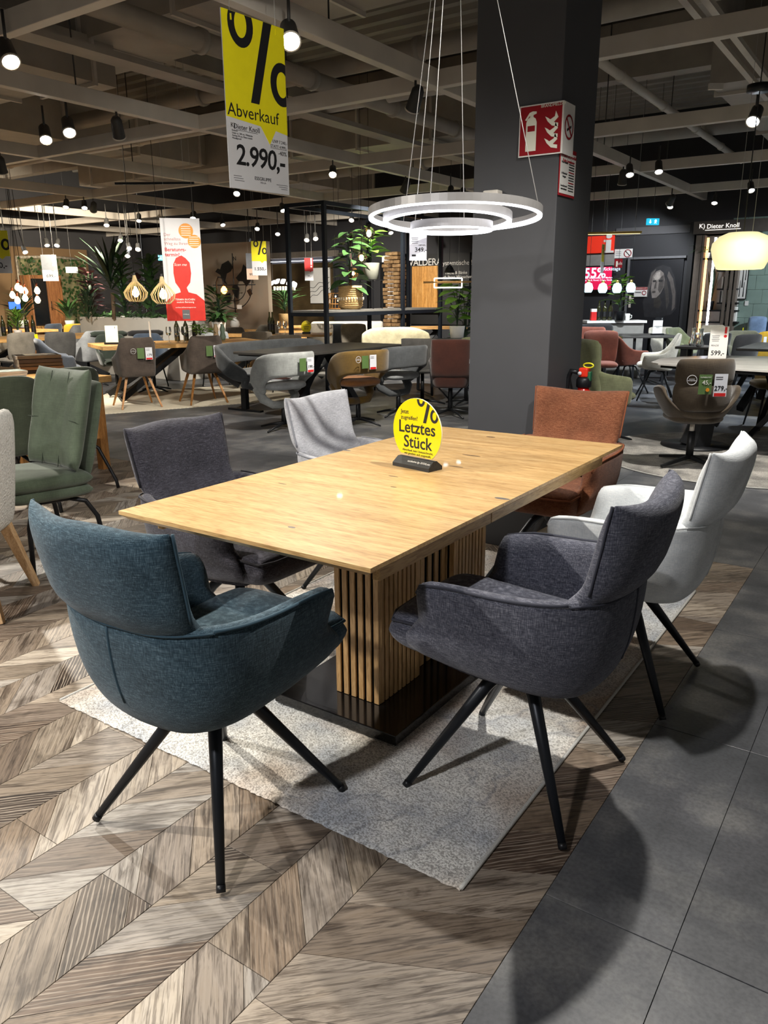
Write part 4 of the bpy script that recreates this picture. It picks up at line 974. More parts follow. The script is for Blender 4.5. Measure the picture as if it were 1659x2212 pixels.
# white boucle chair cut by the frame
b_ = thing('boucle_chair', 'white boucle chair with splayed pale wooden legs at the left edge', 'chair', (-1.585, .285, 0), cf(96))
ushell('shell', b_, M_bou, [(.26, .22, .78), (.285, .02, .80), (.27, -.16, .83), (.2, -.25, .86), (.1, -.28, .87), (0, -.285, .87)], [(.24, .22, .36), (.25, 0, .36), (.22, -.16, .36), (.15, -.21, .36), (.08, -.22, .36), (0, -.22, .36)], .08)
seatp(b_, M_bou, .42, .46, .45, .12); legs4(b_, M_beech, .15, .15, .37, .085, .034, .02, True)
tagcard(b_, -.300, -.13, .60, R(-80), txt='269', green=True, redbar=False)
# olive chairs at the sample table
def olive(label, loc, rot, **kw):
    root = thing('wrap_chair', label, 'chair', (loc[0], loc[1], 0), rot, 'olive green chairs at the sample table')
    ushell('shell', root, F_olv, [(.25, .18, .60), (.275, .02, .64), (.285, -.12, .78), (.235, -.22, .86), (.12, -.26, .89), (0, -.265, .89)], [(.21, .2, .40), (.22, 0, .40), (.2, -.15, .40), (.14, -.2, .40), (.07, -.21, .40), (0, -.21, .40)], .05)
    pl('back_pad', .42, .34, .10, F_olv, root, lambda x, h, q: Vector((x, -.20-.12*h+q+.09*(x/.21)**2, .72+h)), 12, 10, 5, .1, 1); seatp(root, F_olv, .44, .46)
    for s in (-1, 1):
        tb('leg', [(s*.10, .10, .40), (s*.19, .2, .30), (s*.25, .27, .03), (s*.25, .27, .003)], .0125, M_black, root, 8); tb('leg', [(s*.10, -.08, .40), (s*.19, -.18, .30), (s*.25, -.27, .06), (s*.25, -.285, .003)], .0125, M_black, root, 8)
    if kw.get('tag'): box('paper_tag', (-.27, -.19, .66), (.004, .08, .16), M_tagp, root, Matrix.Rotation(.6, 3, 'Z'))
    return root
olive('olive green chair with rolled back facing the sample table', (-3.19, 1.87), R(90), tag=True)
olive('olive green chair cut by the left picture edge', (-2.97, 1.28), R(80), tag=True)
olive('olive green chair on the far side of the sample table', (-4.9, 1.55), R(0))
tA = rect_table('sample_table', 'oak table carrying stacks of fabric sample books', (-3.48, 1.72), R(90), .86, 1.9, M_oak, .05, .76, 'four', M_oakl)
# sample books: each book is a thing
M_sm = [plain('sample_cover_%s' % c, c, .8, 0, .1) for c in ('#3a2f2a', '#6d5844', '#8b6a4c', '#5a4a40', '#7a6a58')]
sb = U(62, 803, .76); sb = Vector((-4.25, 2.45, .76))
z = .762
for k, (h, m, lab) in enumerate(((.026, 0, 'lowest brown fabric sample book of the neat stack'), (.03, 2, 'tan fabric sample book second from the bottom of the neat stack'), (.026, 1, 'third fabric sample book up in the neat stack'), (.032, 3, 'thick dark fabric sample book second from the top of the neat stack'), (.028, 4, 'topmost fabric sample book with a printed cover'))):
    bo = thing('sample_book', lab, 'book', (sb.x+.006*(k % 2), sb.y-.004*k, z), R(66), 'fabric sample books')
    box('swatches', (0, 0, h*.45), (.34, .25, h*.86), M_sm[m], bo); box('spine', (-.172, 0, h*.47), (.012, .252, h*.92), M_white, bo)
    if k == 4: box('cover_print', (.02, .02, h*.91), (.24, .18, .004), plain('cover_photo', '#8d8d94', .3, 0, .4, 40.), bo)
    z += h+.001
z = .762
for k in range(3):
    bo = thing('brochure', ('lowest', 'middle', 'topmost')[k]+' pale brochure of the loose pile at the left edge', 'brochure', (-4.05+.01*k, 2.02-.012*k, z), R(60+9*k), 'brochures on the sample table'); box('pages', (0, 0, .008), (.30, .21, .015), M_paper, bo); box('cover', (0, 0, .0165), (.30, .21, .002), plain('brochure_cover', '#9fa9a2', .3, 0, .3, 30.), bo); z += .018
# ================================================================ left: x-leg table group
TA = math.atan2(.91, .42); td = Vector((.42, .91, 0)); tn = Vector((.91, -.42, 0)); X0_ = Vector((-6.80, 4.93, 0))
rect_table('trestle_table', 'long oak table with black crossed legs on a cream rug', X0_, TA, 2.3, 1.0, M_oak, .05, .76, 'x')
def tp(s, q, z=0): p = X0_+td*s-tn*q; return Vector((p.x, p.y, z))
rg = thing('cream_rug', 'cream woven rug under the crossed-leg oak table', 'rug', tp(1.0, .3), TA)
box('pile', (0, 0, .005), (3.0, 2.1, .010), plain('cream_wool', '#cfc6b2', .95, 0, .1, 120., .5), rg)
bm = NB()
for k in range(60): bx(bm, (-1.48+.05*k, -1.055, .004), (.02, .02, .006))
ob('fringe', bm, plain('cream_fringe', '#d6cfbe', .95), rg)
BG = 'brown-grey armchairs with wooden legs'; fz = TA+PI/2 # facing table from the near side
def at2(s, q): p = tp(s, q); return (p.x, p.y, .011)
c1 = tub_chair('brown-grey armchair with round badge and 179 tag at the crossed-leg table', at2(.30, -.30), TA, F_brg, 'wood', '179', BG, badge=True, square=True)
c2 = tub_chair('brown-grey armchair with red and white tag beside the curved bench', at2(1.15, -.38), TA, F_brg, 'wood', '', BG, square=True)
tub_chair('slate blue armchair with pale card at the left end of the crossed-leg table', at2(-.45, .62), TA-PI/2, F_blu, 'wood', None, None, hb=.84)
def bolster(label, loc, rot, m, mb):
    root = thing('bolster_chair', label, 'chair', (loc[0], loc[1], 0), rot); ushell('shell', root, m, [(.24, .16, .6), (.255, 0, .62), (.25, -.14, .72), (.2, -.23, .82), (.1, -.25, .84), (0, -.255, .84)], [(.2, .18, .42), (.21, 0, .41), (.18, -.14, .40), (.13, -.18, .40), (.07, -.19, .4), (0, -.19, .4)]); seatp(root, m, .4, .44)
    tb('head_bolster', [(-.26, -.255, .845), (-.2, -.265, .85), (.2, -.265, .85), (.26, -.255, .845)], [.03, .045, .045, .03], mb, root, 12); star(root, M_black); return root
bolster('dark green chair with rolled head bolster behind the crossed-leg table', at2(.42, 1.32), TA+PI, F_dgn, F_dgn)
bolster('blue-grey chair with black head bolster behind the crossed-leg table', at2(.95, 1.30), TA+PI, F_nvy, F_blk2)
shell_chair('pale grey chair behind the crossed-leg table near the wine glasses', at2(2.0, 1.35), TA+PI, F_lgr, 'metal')
tub_chair('beige-grey tub chair in front of the planter', gp(318, 12.2), cf(150), F_tau, 'metal')
# things on that table
bs_ = tp(.22, .45, .762); st = thing('menu_stand', 'printed table card in a black stand on the crossed-leg table', 'sign', bs_, cf(8)); box('stand_foot', (0, 0, .012), (.20, .07, .024), M_black, st); box('card', (0, .005, .135), (.165, .003, .22), plain('card_photo', '#d8dcc4', .4), st, Matrix.Rotation(-.12, 3, 'X'))
box('photo_field', (0, .0, .09), (.16, .002, .11), plain('card_photo2', '#66774a', .4, 0, .6, 60.), st, Matrix.Rotation(-.12, 3, 'X')); text('!', .05, TM(.045, .012, .21), M_grayink, st, bold=.02)
for i, (s, q) in enumerate(((1.08, .35), (1.2, .45), (1.0, .5))): wineglass(('left', 'middle', 'right')[i]+' empty wine glass beside the fern on the crossed-leg table', tp(s, q, .761), 'wine glasses on the crossed-leg table')
for i in range(3): bottle(('left', 'middle', 'right')[i]+' dark wine bottle under the red consultation poster', tp(1.18+.13*i, .72, .761), .33, 'bottles under the poster')
pf = thing('potted_fern', 'small leafy green plant in a pot on the crossed-leg table', 'plant', tp(1.42, .42, .761)); pot(pf, .06, .09, M_white); foliage(pf, 60, .14, .22, M_greenl, .12, .035, .5, .08, .5, False, .002, 5)
for i, (s, m, n) in enumerate(((1.68, '#b59a78', 'wooden'), (1.78, '#6f8272', 'sage green'))):
    v_ = thing('vase', n+' small vase next to the potted plant on the crossed-leg table', 'vase', tp(s, .5, .761)); lt('body', [(.03, 0), (.045, .05), (.03, .11), (.04, .16), (.022, .21), (.025, .23)], plain('vase_%d' % i, m, .5), v_)
wo = thing('card_holder', 'slim white upright card holder on the crossed-leg table', 'holder', tp(.72, .40, .761), cf(30)); box('holder_foot', (0, 0, .006), (.1, .06, .012), M_black, wo); box('card', (0, 0, .15), (.006, .08, .28), M_white, wo)
# red consultation poster hanging over the table
ps, pw, phh = hang_board('hanging white poster with red head silhouette reading Beratungstermin', 364, 485, 443, 693, 9.5, 12, 'consultation_poster', cat='poster')
M_pr = plain('poster_red', '#c4281c', .5); M_po = plain('poster_orange', '#d98a1e', .5)
hd = [(-.5, .0), (.5, 0), (.5, .20), (.30, .265), (.10, .285), (.06, .33), (.16, .38), (.20, .47), (.18, .575), (.08, .62), (-.02, .645), (-.16, .62), (-.24, .56), (-.25, .47), (-.22, .38), (-.12, .32), (-.10, .285), (-.28, .265), (-.5, .19)]
pr('silhouette', [(x*pw, z*phh) for x, z in hd], -.0045, -.003, M_pr, ps, XZ)
for x, z, r_ in ((.14, .88, .185), (.36, .78, .165)): pr('orange_bubble', ell(pw*r_, pw*r_, 24, min(x*pw, pw*.5-pw*r_), z*phh), -.006, -.0045, M_po, ps, XZ)
for x, z in ((.14, .88), (.33, .78)):
    for k in range(5): box('bubble_text', (x*pw, -.0063, z*phh+.05-.025*k), (pw*.24, .0008, .007), M_white, ps)
text('Der\nschnellste\nWeg zu Ihrem', .050, TM(-pw*.43, -.0036, phh*.80), plain('poster_grey', '#a96a62', .5), ps, align='LEFT'); text('Beratungs-\ntermin!', .058, TM(-pw*.43, -.0036, phh*.675), M_pr, ps, align='LEFT', bold=.02)
text('Scan me', .045, TM(-.03, -.005, phh*.555), M_white, ps, shear=.3); text('TERMIN BUCHEN\nxxxlutz Beratung', .03, TM(0, -.005, phh*.20), M_white, ps, bold=.01); text('xxxlutz.de/beratungstermin', .022, TM(0, -.005, phh*.135), M_white, ps); box('logo_patch', (.0, -.005, phh*.065), (.09, .0012, .11), M_grayink, ps); text('XXXLutz', .018, TM(0, -.0064, phh*.065), M_white, ps)
# onion pendants with wooden slats
def onion(label, px_, py_, d, s=1.):
    p = UD(px_, py_, d); root = thing('slat_pendant', label, 'lamp', p, 0, 'onion-shaped slat pendants'); m = plain('pale_slat_wood', '#c9b489', .5)
    prof = [(.012, .20), (.03, .13), (.085, .075), (.14, .0), (.125, -.06), (.075, -.105)]
    for k in range(22):
        a = 2*PI*k/22; bm = NB(); tube(bm, [(r_*s*math.cos(a), r_*s*math.sin(a), z*s) for r_, z in prof], .0042*s, 4); ob('slat', bm, m, root)
    lt('cap', [(.03*s, .13*s), (.016*s, .19*s), (.012*s, .23*s)], M_can, root, 14); lt('ring', [(.075*s, -.108*s), (.08*s, -.10*s), (.075*s, -.095*s)], m, root, 20, capb=False, capt=False)
    lt('bulb', [(.012*s, .07*s), (.04*s, .01*s), (.042*s, -.02*s), (.02*s, -.05*s), (.001, -.055*s)], glow('warm_bulb', '#ffdf9a', 9.), root, 14); tb('cord', [(0, 0, .22*s), (0, 0, 4.6-p.z)], .003, M_dkcable, root, 5); return root
q = UD(334, 396, 9.15); cb2 = thing('pendant_bar', 'thin dark ceiling bar from which the slatted pendants hang', 'ceiling bar', q, cf(0)); box('bar', (0, 0, 0), (.94, .035, .025), M_black, cb2)
for s in (-.35, .35): tb('hanger', [(s, 0, .01), (s, 0, 4.6-q.z)], .003, M_cable, cb2, 4)
onion('left lit onion-shaped slatted pendant in front of the planter', 293, 632, 9.3); onion('right lit onion-shaped slatted pendant beside the consultation poster', 352, 636, 9.0)
# ================================================================ left: long oak table behind, with chairs
tb2 = rect_table('long_table', 'long oak table at the left with bottles and plant', (-9.75, 4.6, 0), R(90), 2.9, 1.0, M_oak, .05, .76, 'x')
rect_table('far_oak_table', 'second oak table seen over the long left table', (-12.7, 5.6, 0), R(90), 2.6, .95, M_oak, .05, .76, 'x')
shell_chair('taupe chair with yellow tag at the long left table', gp(47, 11.9), R(90), F_tau, 'metal', None, .88, tagc=M_yel); shell_chair('dark grey chair at the long left table beside the taupe one', gp(135, 11.9), R(75), F_dgr, 'wood', None, .88)
shell_chair('grey-brown chair cut by the left edge behind the long table', gp(8, 13.8), R(-90), F_tau, 'metal', None, .88)
tub_chair('pale grey armchair at the right end of the long left table', gp(196, 12.4), cf(60), F_lgr, 'star', hb=.86)
for i, px_ in enumerate((22, 36, 72, 86)): bottle(('leftmost', 'second', 'third', 'rightmost')[i]+' dark bottle on the long left table', Vector((*gp(px_, 13.1 if i < 2 else 13.2)[:2], .761)), .33, 'bottles on the long left table')
q = gp(52, 13.0); pf = thing('potted_plant', 'bright green feathery plant on the long left table', 'plant', (q.x, q.y, .761)); pot(pf, .07, .10, M_white); foliage(pf, 90, .30, .22, M_greenl, .14, .03, .4, .09, .9, False, .003, 9)
shell_chair('navy blue chair far behind the long left table', gp(112, 16.5), R(100), F_nvy, 'metal'); shell_chair('yellow chair far behind the long left table', gp(155, 16.3), R(95), F_ylw, 'metal'); tub_chair('light grey tub chair far behind the yellow chair', gp(176, 15.2), R(80), F_lgr, 'metal')
rect_table('distant_table', 'distant oak table before the brown wall', gp(130, 17.2), R(90), 2.4, .9, M_oak, .05, .76, 'x')
# left wall: brown panel, ivy niche, cabinet, plants, blue screen
def wl(y): return WX+.0
yl = UX(190, 600, WX).y
wp_ = box('brown_wall_panel', (0, 0, 0), (.06, 7.6, 2.62), M_wleft, wall_left); wp_.location = (WX+.035, yl-3.8, 1.31)
iv = thing('ivy_panel', 'ivy-covered niche panel framed in birch on the brown wall', 'wall panel', (WX+.075, UX(150, 600, WX).y, 0)); wI_ = 1.9
box('backing', (.02, -.55, 1.25), (.03, 1.9, 2.3), plain('moss_stone', '#8a8560', .9, 0, .5, 6.), iv)
for s in (-1.52, .42): tb('birch_post', [(.05, s, .2), (.06, s+.01, 1.2), (.05, s, 2.38)], .035, plain('birch_bark', '#b9ae9a', .8, 0, .4, 20.), iv, 8)
tb('birch_lintel', [(.05, -1.52, 2.36), (.06, -.5, 2.4), (.05, .42, 2.36)], .035, MATS['birch_bark'], iv, 8)
rnd = random.Random(8); AV, AF = [], []
for k in range(900):
    y_ = rnd.uniform(-1.5, .4); zz = rnd.uniform(.3, 2.35); 
    if rnd.random() > .25+.75*abs((y_+.55)/.95): continue
    b0_ = len(AV); s = rnd.uniform(.03, .06); a = rnd.uniform(0, 6.3); o3 = Vector((.06+rnd.uniform(0, .08), y_, zz)); 
    e1 = Vector((rnd.uniform(-.3, .3), math.cos(a), math.sin(a)))*s; e2 = Vector((rnd.uniform(-.3, .3), -math.sin(a), math.cos(a)))*s*.7
    AV += [tuple(o3-e1), tuple(o3+e2), tuple(o3+e1), tuple(o3-e2)]; AF.append((b0_, b0_+1, b0_+2, b0_+3))
me = bpy.data.meshes.new('ivy'); me.from_pydata(AV, [], AF); o = ob('ivy_leaves', me, M_green, iv); o['kind'] = 'stuff'
ca = gp(118, 18.2); cb_ = thing('display_cabinet', 'rustic wooden cabinet with dark glass door before the ivy wall', 'cabinet', (ca.x, ca.y, 0), R(90)); M_rw = wood('rustic_wood', '#6b4326', '#8f5f38', '#a97548', (8, 8, 1), .5, 3.)
box('body', (0, .2, .95), (.80, .42, 1.86), M_rw, cb_, bev=.01); box('door', (.19, -.02, 1.2), (.36, .03, 1.2), M_rw, cb_, bev=.006); box('glass_door', (-.2, -.02, 1.2), (.36, .03, 1.2), plain('dark_glass', '#11161a', .1), cb_); box('drawer', (0, -.02, .38), (.76, .03, .26), M_rw, cb_, bev=.006); tb('door_handle', [(.05, -.05, 1.1), (.05, -.05, 1.3)], .008, M_black, cb_, 6)
q = gp(160, 16.9); pf = thing('yucca_plant', 'spiky green plant in a white pot before the ivy wall', 'plant', (q.x, q.y, .76)); pot(pf, .10, .14, M_white); foliage(pf, 46, .26, .1, M_green, .36, .05, .35, .12, .9, False, .004, 4, stems=False)
q = gp(62, 16.8); pf = thing('palm_plant', 'dark palm-like plant beside the blue screen', 'plant', (q.x, q.y, .76)); pot(pf, .1, .15, M_white); foliage(pf, 50, .4, .12, M_greend, .4, .05, .4, .14, .9, False, .004, 6, stems=False)
q = UD(32, 660, 14.3); sc_ = thing('info_screen', 'small blue lit info screen standing at the far left', 'screen', (q.x, q.y, 0), cf(12)); tb('post', [(0, 0, .01), (0, 0, q.z-.1)], .02, M_black, sc_); box('bezel', (0, 0, q.z), (.22, .02, .15), M_black, sc_); box('display', (0, -.0115, q.z), (.2, .003, .13), glow('blue_screen', '#2c55c8', 1.2), sc_); box('foot', (0, 0, .01), (.3, .3, .02), M_black, sc_)
# cluster of clear bulbs
q = UD(45, 625, 13.5); cl_ = thing('bulb_cluster', 'cluster of warm glass bulb pendants at the far left', 'lamp', (q.x, q.y, q.z)); rnd = random.Random(2)
for k in range(9):
    x, y_, z = rnd.uniform(-.28, .28), rnd.uniform(-.15, .15), rnd.uniform(-.2, .12); lt('bulb', [(.014, .07), (.04, .03), (.05, -.01), (.03, -.05), (.001, -.06)], glow('clear_bulb_glow', '#ffe2ae', 6.), cl_, 12, (x, y_, z)); lt('socket', [(.015, .068), (.015, .13)], plain('copper', '#8d4a33', .35, .8), cl_, 10, (x, y_, z)); tb('cord', [(x, y_, z+.13), (x*.3, y_*.3, 1.0), (x*.2, 0, 4.6-q.z)], .003, M_dkcable, cl_, 4)
hang_board('yellow percent banner reading 30 at the left picture edge', -28, 503, 24, 590, 9.0, 15, 'sale_sign', None, .6, M_yel, '250,-', '%'); hang_board('grey banner with exclamation mark and 699 price', 95, 553, 126, 607, 14., 10, 'price_sign', None, .58, plain('banner_grey', '#6d7176', .5), '699,-', '!')
q = UD(155, 583, 17.0); wt = thing('paper_sign', 'small white paper sign hanging before the ivy wall', 'sign', (q.x, q.y, q.z), cf(20)); box('sheet', (0, 0, 0), (.25, .003, .13), M_white, wt); tb('string', [(0, 0, .06), (0, 0, 4.6-q.z)], .002, M_cable, wt, 4)
# planter with large plants
pa = gp(205, 14.6); pb = gp(375, 13.2)
pd = (pb-pa); pL = pd.length+.5; pang = math.atan2(pd.y, pd.x); pc = (pa+pb)/2
pz = 1.36-(681-640)*13.4/FPX
pn = thing('planter', 'long white plastered planter box behind the crossed-leg table', 'planter', (pc.x, pc.y, 0), pang); box('wall', (0, .3, pz/2), (pL, .7, pz), plain('plaster', '#b6b2aa', .85, 0, .05, 4.), pn, bev=.01)
AV, AF = [], []; rnd = random.Random(5)
for k in range(500):
    b0_ = len(AV); o3 = Vector((rnd.uniform(-pL/2, pL/2), rnd.uniform(-.06, .6), pz+rnd.uniform(-.05, .07))); s = rnd.uniform(.03, .07); a = rnd.uniform(0, 6.3); e1 = Vector((math.cos(a), math.sin(a), rnd.uniform(-.5, .9)))*s; e2 = Vector((-math.sin(a), math.cos(a), rnd.uniform(-.5, .9)))*s*.5
    AV += [tuple(o3-e1), tuple(o3+e2), tuple(o3+e1), tuple(o3-e2)]; AF.append((b0_, b0_+1, b0_+2, b0_+3))
me = bpy.data.meshes.new('moss'); me.from_pydata(AV, [], AF); o = ob('moss', me, M_green, pn); o['kind'] = 'stuff'
def pplant(label, px_, d, H, n, m, L, W, bend, up_, seed, sep=False, trunk=0., spread=.25, up2=None):
    q = gp(px_, d); root = thing('planter_plant', label, 'plant', (q.x, q.y, pz-.03)); 
    if trunk: tb('trunk', [(0, 0, 0), (.02, 0, trunk*.5), (0, .02, trunk)], .035, plain('bark', '#5b4a38', .9, 0, .3, 20.), root, 8)
    foliage(root, n, H, spread, m, L, W, bend, trunk, up_, sep, .006, seed, stems=not trunk, up2=up2)
pplant('large fan of dark spiky leaves in the planter', 258, 14.0, .35, 40, M_greend, .75, .06, .25, .5, 21, True, .45, .05, 1.3)
pplant('reddish brown leafy shrub at the left of the planter', 213, 14.5, .85, 60, M_brownl, .20, .11, .3, .5, 22); pplant('small reddish shrub in the middle of the planter', 316, 13.8, .75, 45, M_brownl, .18, .10, .3, .5, 23)
pplant('cactus-like green plant at the left end of the planter', 204, 14.2, .45, 30, M_greend, .2, .06, .2, 1.2, 24); pplant('upright green shrub behind the left onion pendant', 283, 14.0, 1.05, 70, M_green, .2, .08, .3, .8, 25); pplant('tall green leafy shrub at the right of the planter', 343, 13.5, 1.0, 80, M_green, .2, .09, .3, .7, 26)
# ================================================================ centre: partition wall with map art
dq = 15.2; wl0 = UD(372, 600, dq+.6); wl1 = UD(582, 600, dq-.4); ww = (wl1-wl0); zt_ = 1.36+(640-528)*dq/FPX
M_part = plain('beige_partition', '#9d8e7c', .8, 0, .04, 2.); wpart = struct(box('wall_partition', (0, 0, 0), (ww.length, .12, zt_), M_part)); pang2 = math.atan2(ww.y, ww.x)
wpart.location = ((wl0.x+wl1.x)/2, (wl0.y+wl1.y)/2, zt_/2); wpart.rotation_euler = (0, 0, pang2)
ma = UD(505, 612, dq-.35); wm = thing('map_art', 'black metal world map compass art on the beige partition', 'wall art', ma, pang2)
for a0_, r_ in ((0, .42), (0, .28)): tb('ring', [(r_*math.cos(R(200+200*k/24)), 0, -.05+r_*math.sin(R(200+200*k/24))) for k in range(25)], .008, M_black, wm, 5)
tb('axis', [(0, 0, -.55), (0, 0, .55)], .009, M_black, wm, 5); tb('axis', [(-.5, 0, -.03), (.5, 0, -.03)], .009, M_black, wm, 5)
for pts_, n in (([(-.42, .22), (-.36, .28), (-.30, .26), (-.25, .36), (-.1, .42), (.0, .30), (-.06, .22), (-.16, .18), (-.2, .06), (-.16, -.02), (-.26, .04), (-.3, .16)], 'continent'), ([(.06, .10), (.2, .22), (.25, .34), (.32, .28), (.46, .30), (.5, .20), (.42, .14), (.38, .02), (.3, -.06), (.22, .03), (.12, .04)], 'continent'), ([(-.03, -.05), (.06, -.02), (.12, -.10), (.07, -.28), (.03, -.26), (-.04, -.14)], 'continent'), ([(-.2, -.2), (-.1, -.18), (-.08, -.28), (-.16, -.4), (-.2, -.32)], 'continent'), ([(.3, -.14), (.38, -.1), (.42, -.2), (.36, -.24)], 'continent')): pr(n, pts_, -.01, .01, M_black, wm, XZ)
text('N', .1, TM(.05, 0, .45), M_black, wm, bold=.02); text('E', .1, TM(.45, 0, .03), M_black, wm, bold=.02)
q = UD(484, 628, dq-.85); eb = thing('bare_bulb_lamp', 'glowing orange bulb lamp on a bent black stand before the map', 'lamp', (q.x, q.y, 0), pang2); lt('bulb', [(.02, .08), (.055, .03), (.06, -.01), (.03, -.05), (.001, -.06)], glow('amber_bulb', '#ff9a3c', 10.), eb, 14, (0, 0, q.z)); tb('stand', [(-.17, 0, .785), (-.17, 0, q.z+.15), (-.12, 0, q.z+.25), (-.02, 0, q.z+.22), (0, 0, q.z+.08)], .012, M_black, eb); lt('foot', [(.07, .783), (.07, .80)], M_black, eb, 20, (-.17, 0, 0))
def fplant(label, px_, d, zb, H, n, m, L, W, seed, sep=False, pr_=.12, ph=.2, pm=None, bend=.3, up_=.6, spread=.3, nm='potted_plant'):
    q = gp(px_, d); root = thing(nm, label, 'plant', (q.x, q.y, zb)); pot(root, pr_, ph, pm or M_white); foliage(root, n, H, spread, m, L, W, bend, ph, up_, sep, .006, seed); return root
# sideboard under the map with plants
q = gp(500, dq-.42); sbd = thing('sideboard', 'low oak sideboard before the beige partition', 'sideboard', (q.x, q.y, 0), pang2); box('body', (0, 0, .42), (1.15, .38, .72), M_oak, sbd, bev=.01); box('plinth', (0, .02, .03), (1.1, .32, .06), M_black, sbd)
for k in range(3): dd = box('door', (-.375+.375*k, -.195, .42), (.355, .02, .66), M_oak, sbd, bev=.004); 
fplant('feathery green plant right of the consultation poster', 436, dq-.42, .785, .4, 60, M_greenl, .22, .05, 31); fplant('broad-leaved plant in a basket on the oak sideboard', 480, dq-.42, .785, .5, 26, M_green, .26, .13, 32, False, .14, .22, plain('dark_basket', '#4a3a2c', .9)); fplant('trailing green plant at the front of the oak sideboard', 480, 13.3, .762, .15, 40, M_green, .2, .09, 33, bend=.8)
v_ = gp(513, dq-.42); vv = thing('white_vase', 'round white vase on the oak sideboard', 'vase', (v_.x, v_.y, .785)); lt('body', [(.05, 0), (.09, .07), (.08, .14), (.03, .19), (.035, .22)], M_white, vv)
pz2 = UD(517, 663, dq-.5); wt = thing('wall_card', 'small white card on the beige partition under the map', 'sign', (pz2.x, pz2.y, pz2.z), pang2); box('card', (0, 0, 0), (.11, .004, .075), M_white, wt)
hang_board('yellow percent banner priced 1.550 at the partition edge', 546, 525, 577, 595, 12.6, 10, 'sale_sign', None, .58, M_yel, '1.550,-', '%'); hang_board('grey banner priced 999 beside the yellow percent banner', 534, 550, 558, 604, 12.9, 10, 'price_sign', None, .58, plain('banner_grey', '#6d7176', .5), '999,-', None, mbase=plain('peach_card', '#d9b9a4', .6)); hang_board('small red banner priced 99 left of the steel shelf', 659, 560, 677, 606, 13.2, 10, 'price_sign', None, .58, M_red, '99,-', '!')
# ================================================================ centre: curved-back group round the dark table
M_dtop = plain('dark_stone_top', '#3d3b38', .45, 0, .15, 8.)
dt = thing('dark_table', 'dark grey stone-look table among the curved-back chairs', 'table', (-4.15, 6.15, 0))
bm = NB(); prism(bm, rrect(.98, 2.25, .12), .738, .76); ob('tabletop', bm, M_dtop, dt); bm = NB(); prism(bm, rrect(.9, 2.15, .1), .72, .738); ob('top_carrier', bm, M_black, dt)
for s in (-1, 1): bm = NB(); tube(bm, [(0, s*.1, .72), (0, s*.35, .36), (0, s*.62, .03)], [.09, .06, .07], 4); ob('leg', bm, M_black, dt); bm = NB(); tube(bm, [(0, s*.62, .03), (0, s*.1, .03)], .04, 4); ob('base_bar', bm, M_black, dt)
def curved(label, loc, rot, m, ms, tagk=None, W=.325, D=.30, nm='curved_chair', star_=True):
    root = thing(nm, label, 'chair' if star_ else 'bench', (loc[0], loc[1], 0), rot, 'chairs with sweeping curved backs' if star_ else None)
    top = [(W*.78, D*.80, .50), (W*.95, D*.45, .64), (W, 0, .76), (W*.9, -D*.6, .80), (W*.5, -D, .81), (0, -D*1.06, .81)]
    bot = [(W*.66, D*.55, .36), (W*.80, D*.05, .40), (W*.93, -D*.15, .50), (W*.87, -D*.6, .57), (W*.48, -D*.97, .585), (0, -D*1.02, .59)]
    ushell('back_band', root, m, top, bot, .055, 28, 5, .2)
    pl('seat', W*1.55, D*1.75, .10, ms, root, lambda x, h, q: Vector((x, .06+h, .47+q)), 12, 12, 4, .22, 1, .5)
    for s in (-1, 1): bm = NB(); tube(bm, [(s*W*.70, D*.5, .44), (s*W*.66, D*.2, .33), (s*W*.42, 0, .27), (0, 0, .26)], [.05, .048, .04, .04], 8); ob('seat_bracket', bm, m, root, True)
    if star_: star(root, M_black, .28, .30, 4, .024, .3)
    else:
        for s in (-1, 1): box('pedestal', (s*W*.6, 0, .15), (.06, .08, .26), M_black, root); box('floor_bar', (s*W*.6, 0, .012), (.06, .55, .024), M_black, root)
    if tagk: tagcard(root, *tagk)
    return root
curved('stone grey curved-back chair with 199 tag', (-3.63, 4.79), R(80), F_sgr, F_lgr, (.10, -.345, .69, 0, 'price_tag', '199,-')); curved('mustard curved-back chair with cognac seat', (-3.14, 5.46), R(72), F_mus, F_cog, (-.04, -.335, .70, 0, 'price_tag', None, 1., True, True)); curved('dark grey curved-back chair beside the chestnut swivel chair', (-3.15, 6.28), R(75), fab('grey_melange', '#585b5e'), F_lgr)
curved('long grey melange bench with a curved wrap-around back', (-4.95, 6.15), R(-90), fab('grey_melange', '#585b5e'), F_lgr, (.2, -.345, .70), .98, .30, 'curved_bench', False)
# magazine on the grey seat
mg = thing('magazine', 'dark magazine lying on the stone grey curved-back chair', 'magazine', (-3.67, 4.80, .522), R(20)); box('pages', (0, 0, .005), (.21, .15, .010), M_paper, mg); box('cover', (0, 0, .011), (.212, .152, .002), plain('magazine_cover', '#3a1a14', .3, 0, .6, 40.), mg)
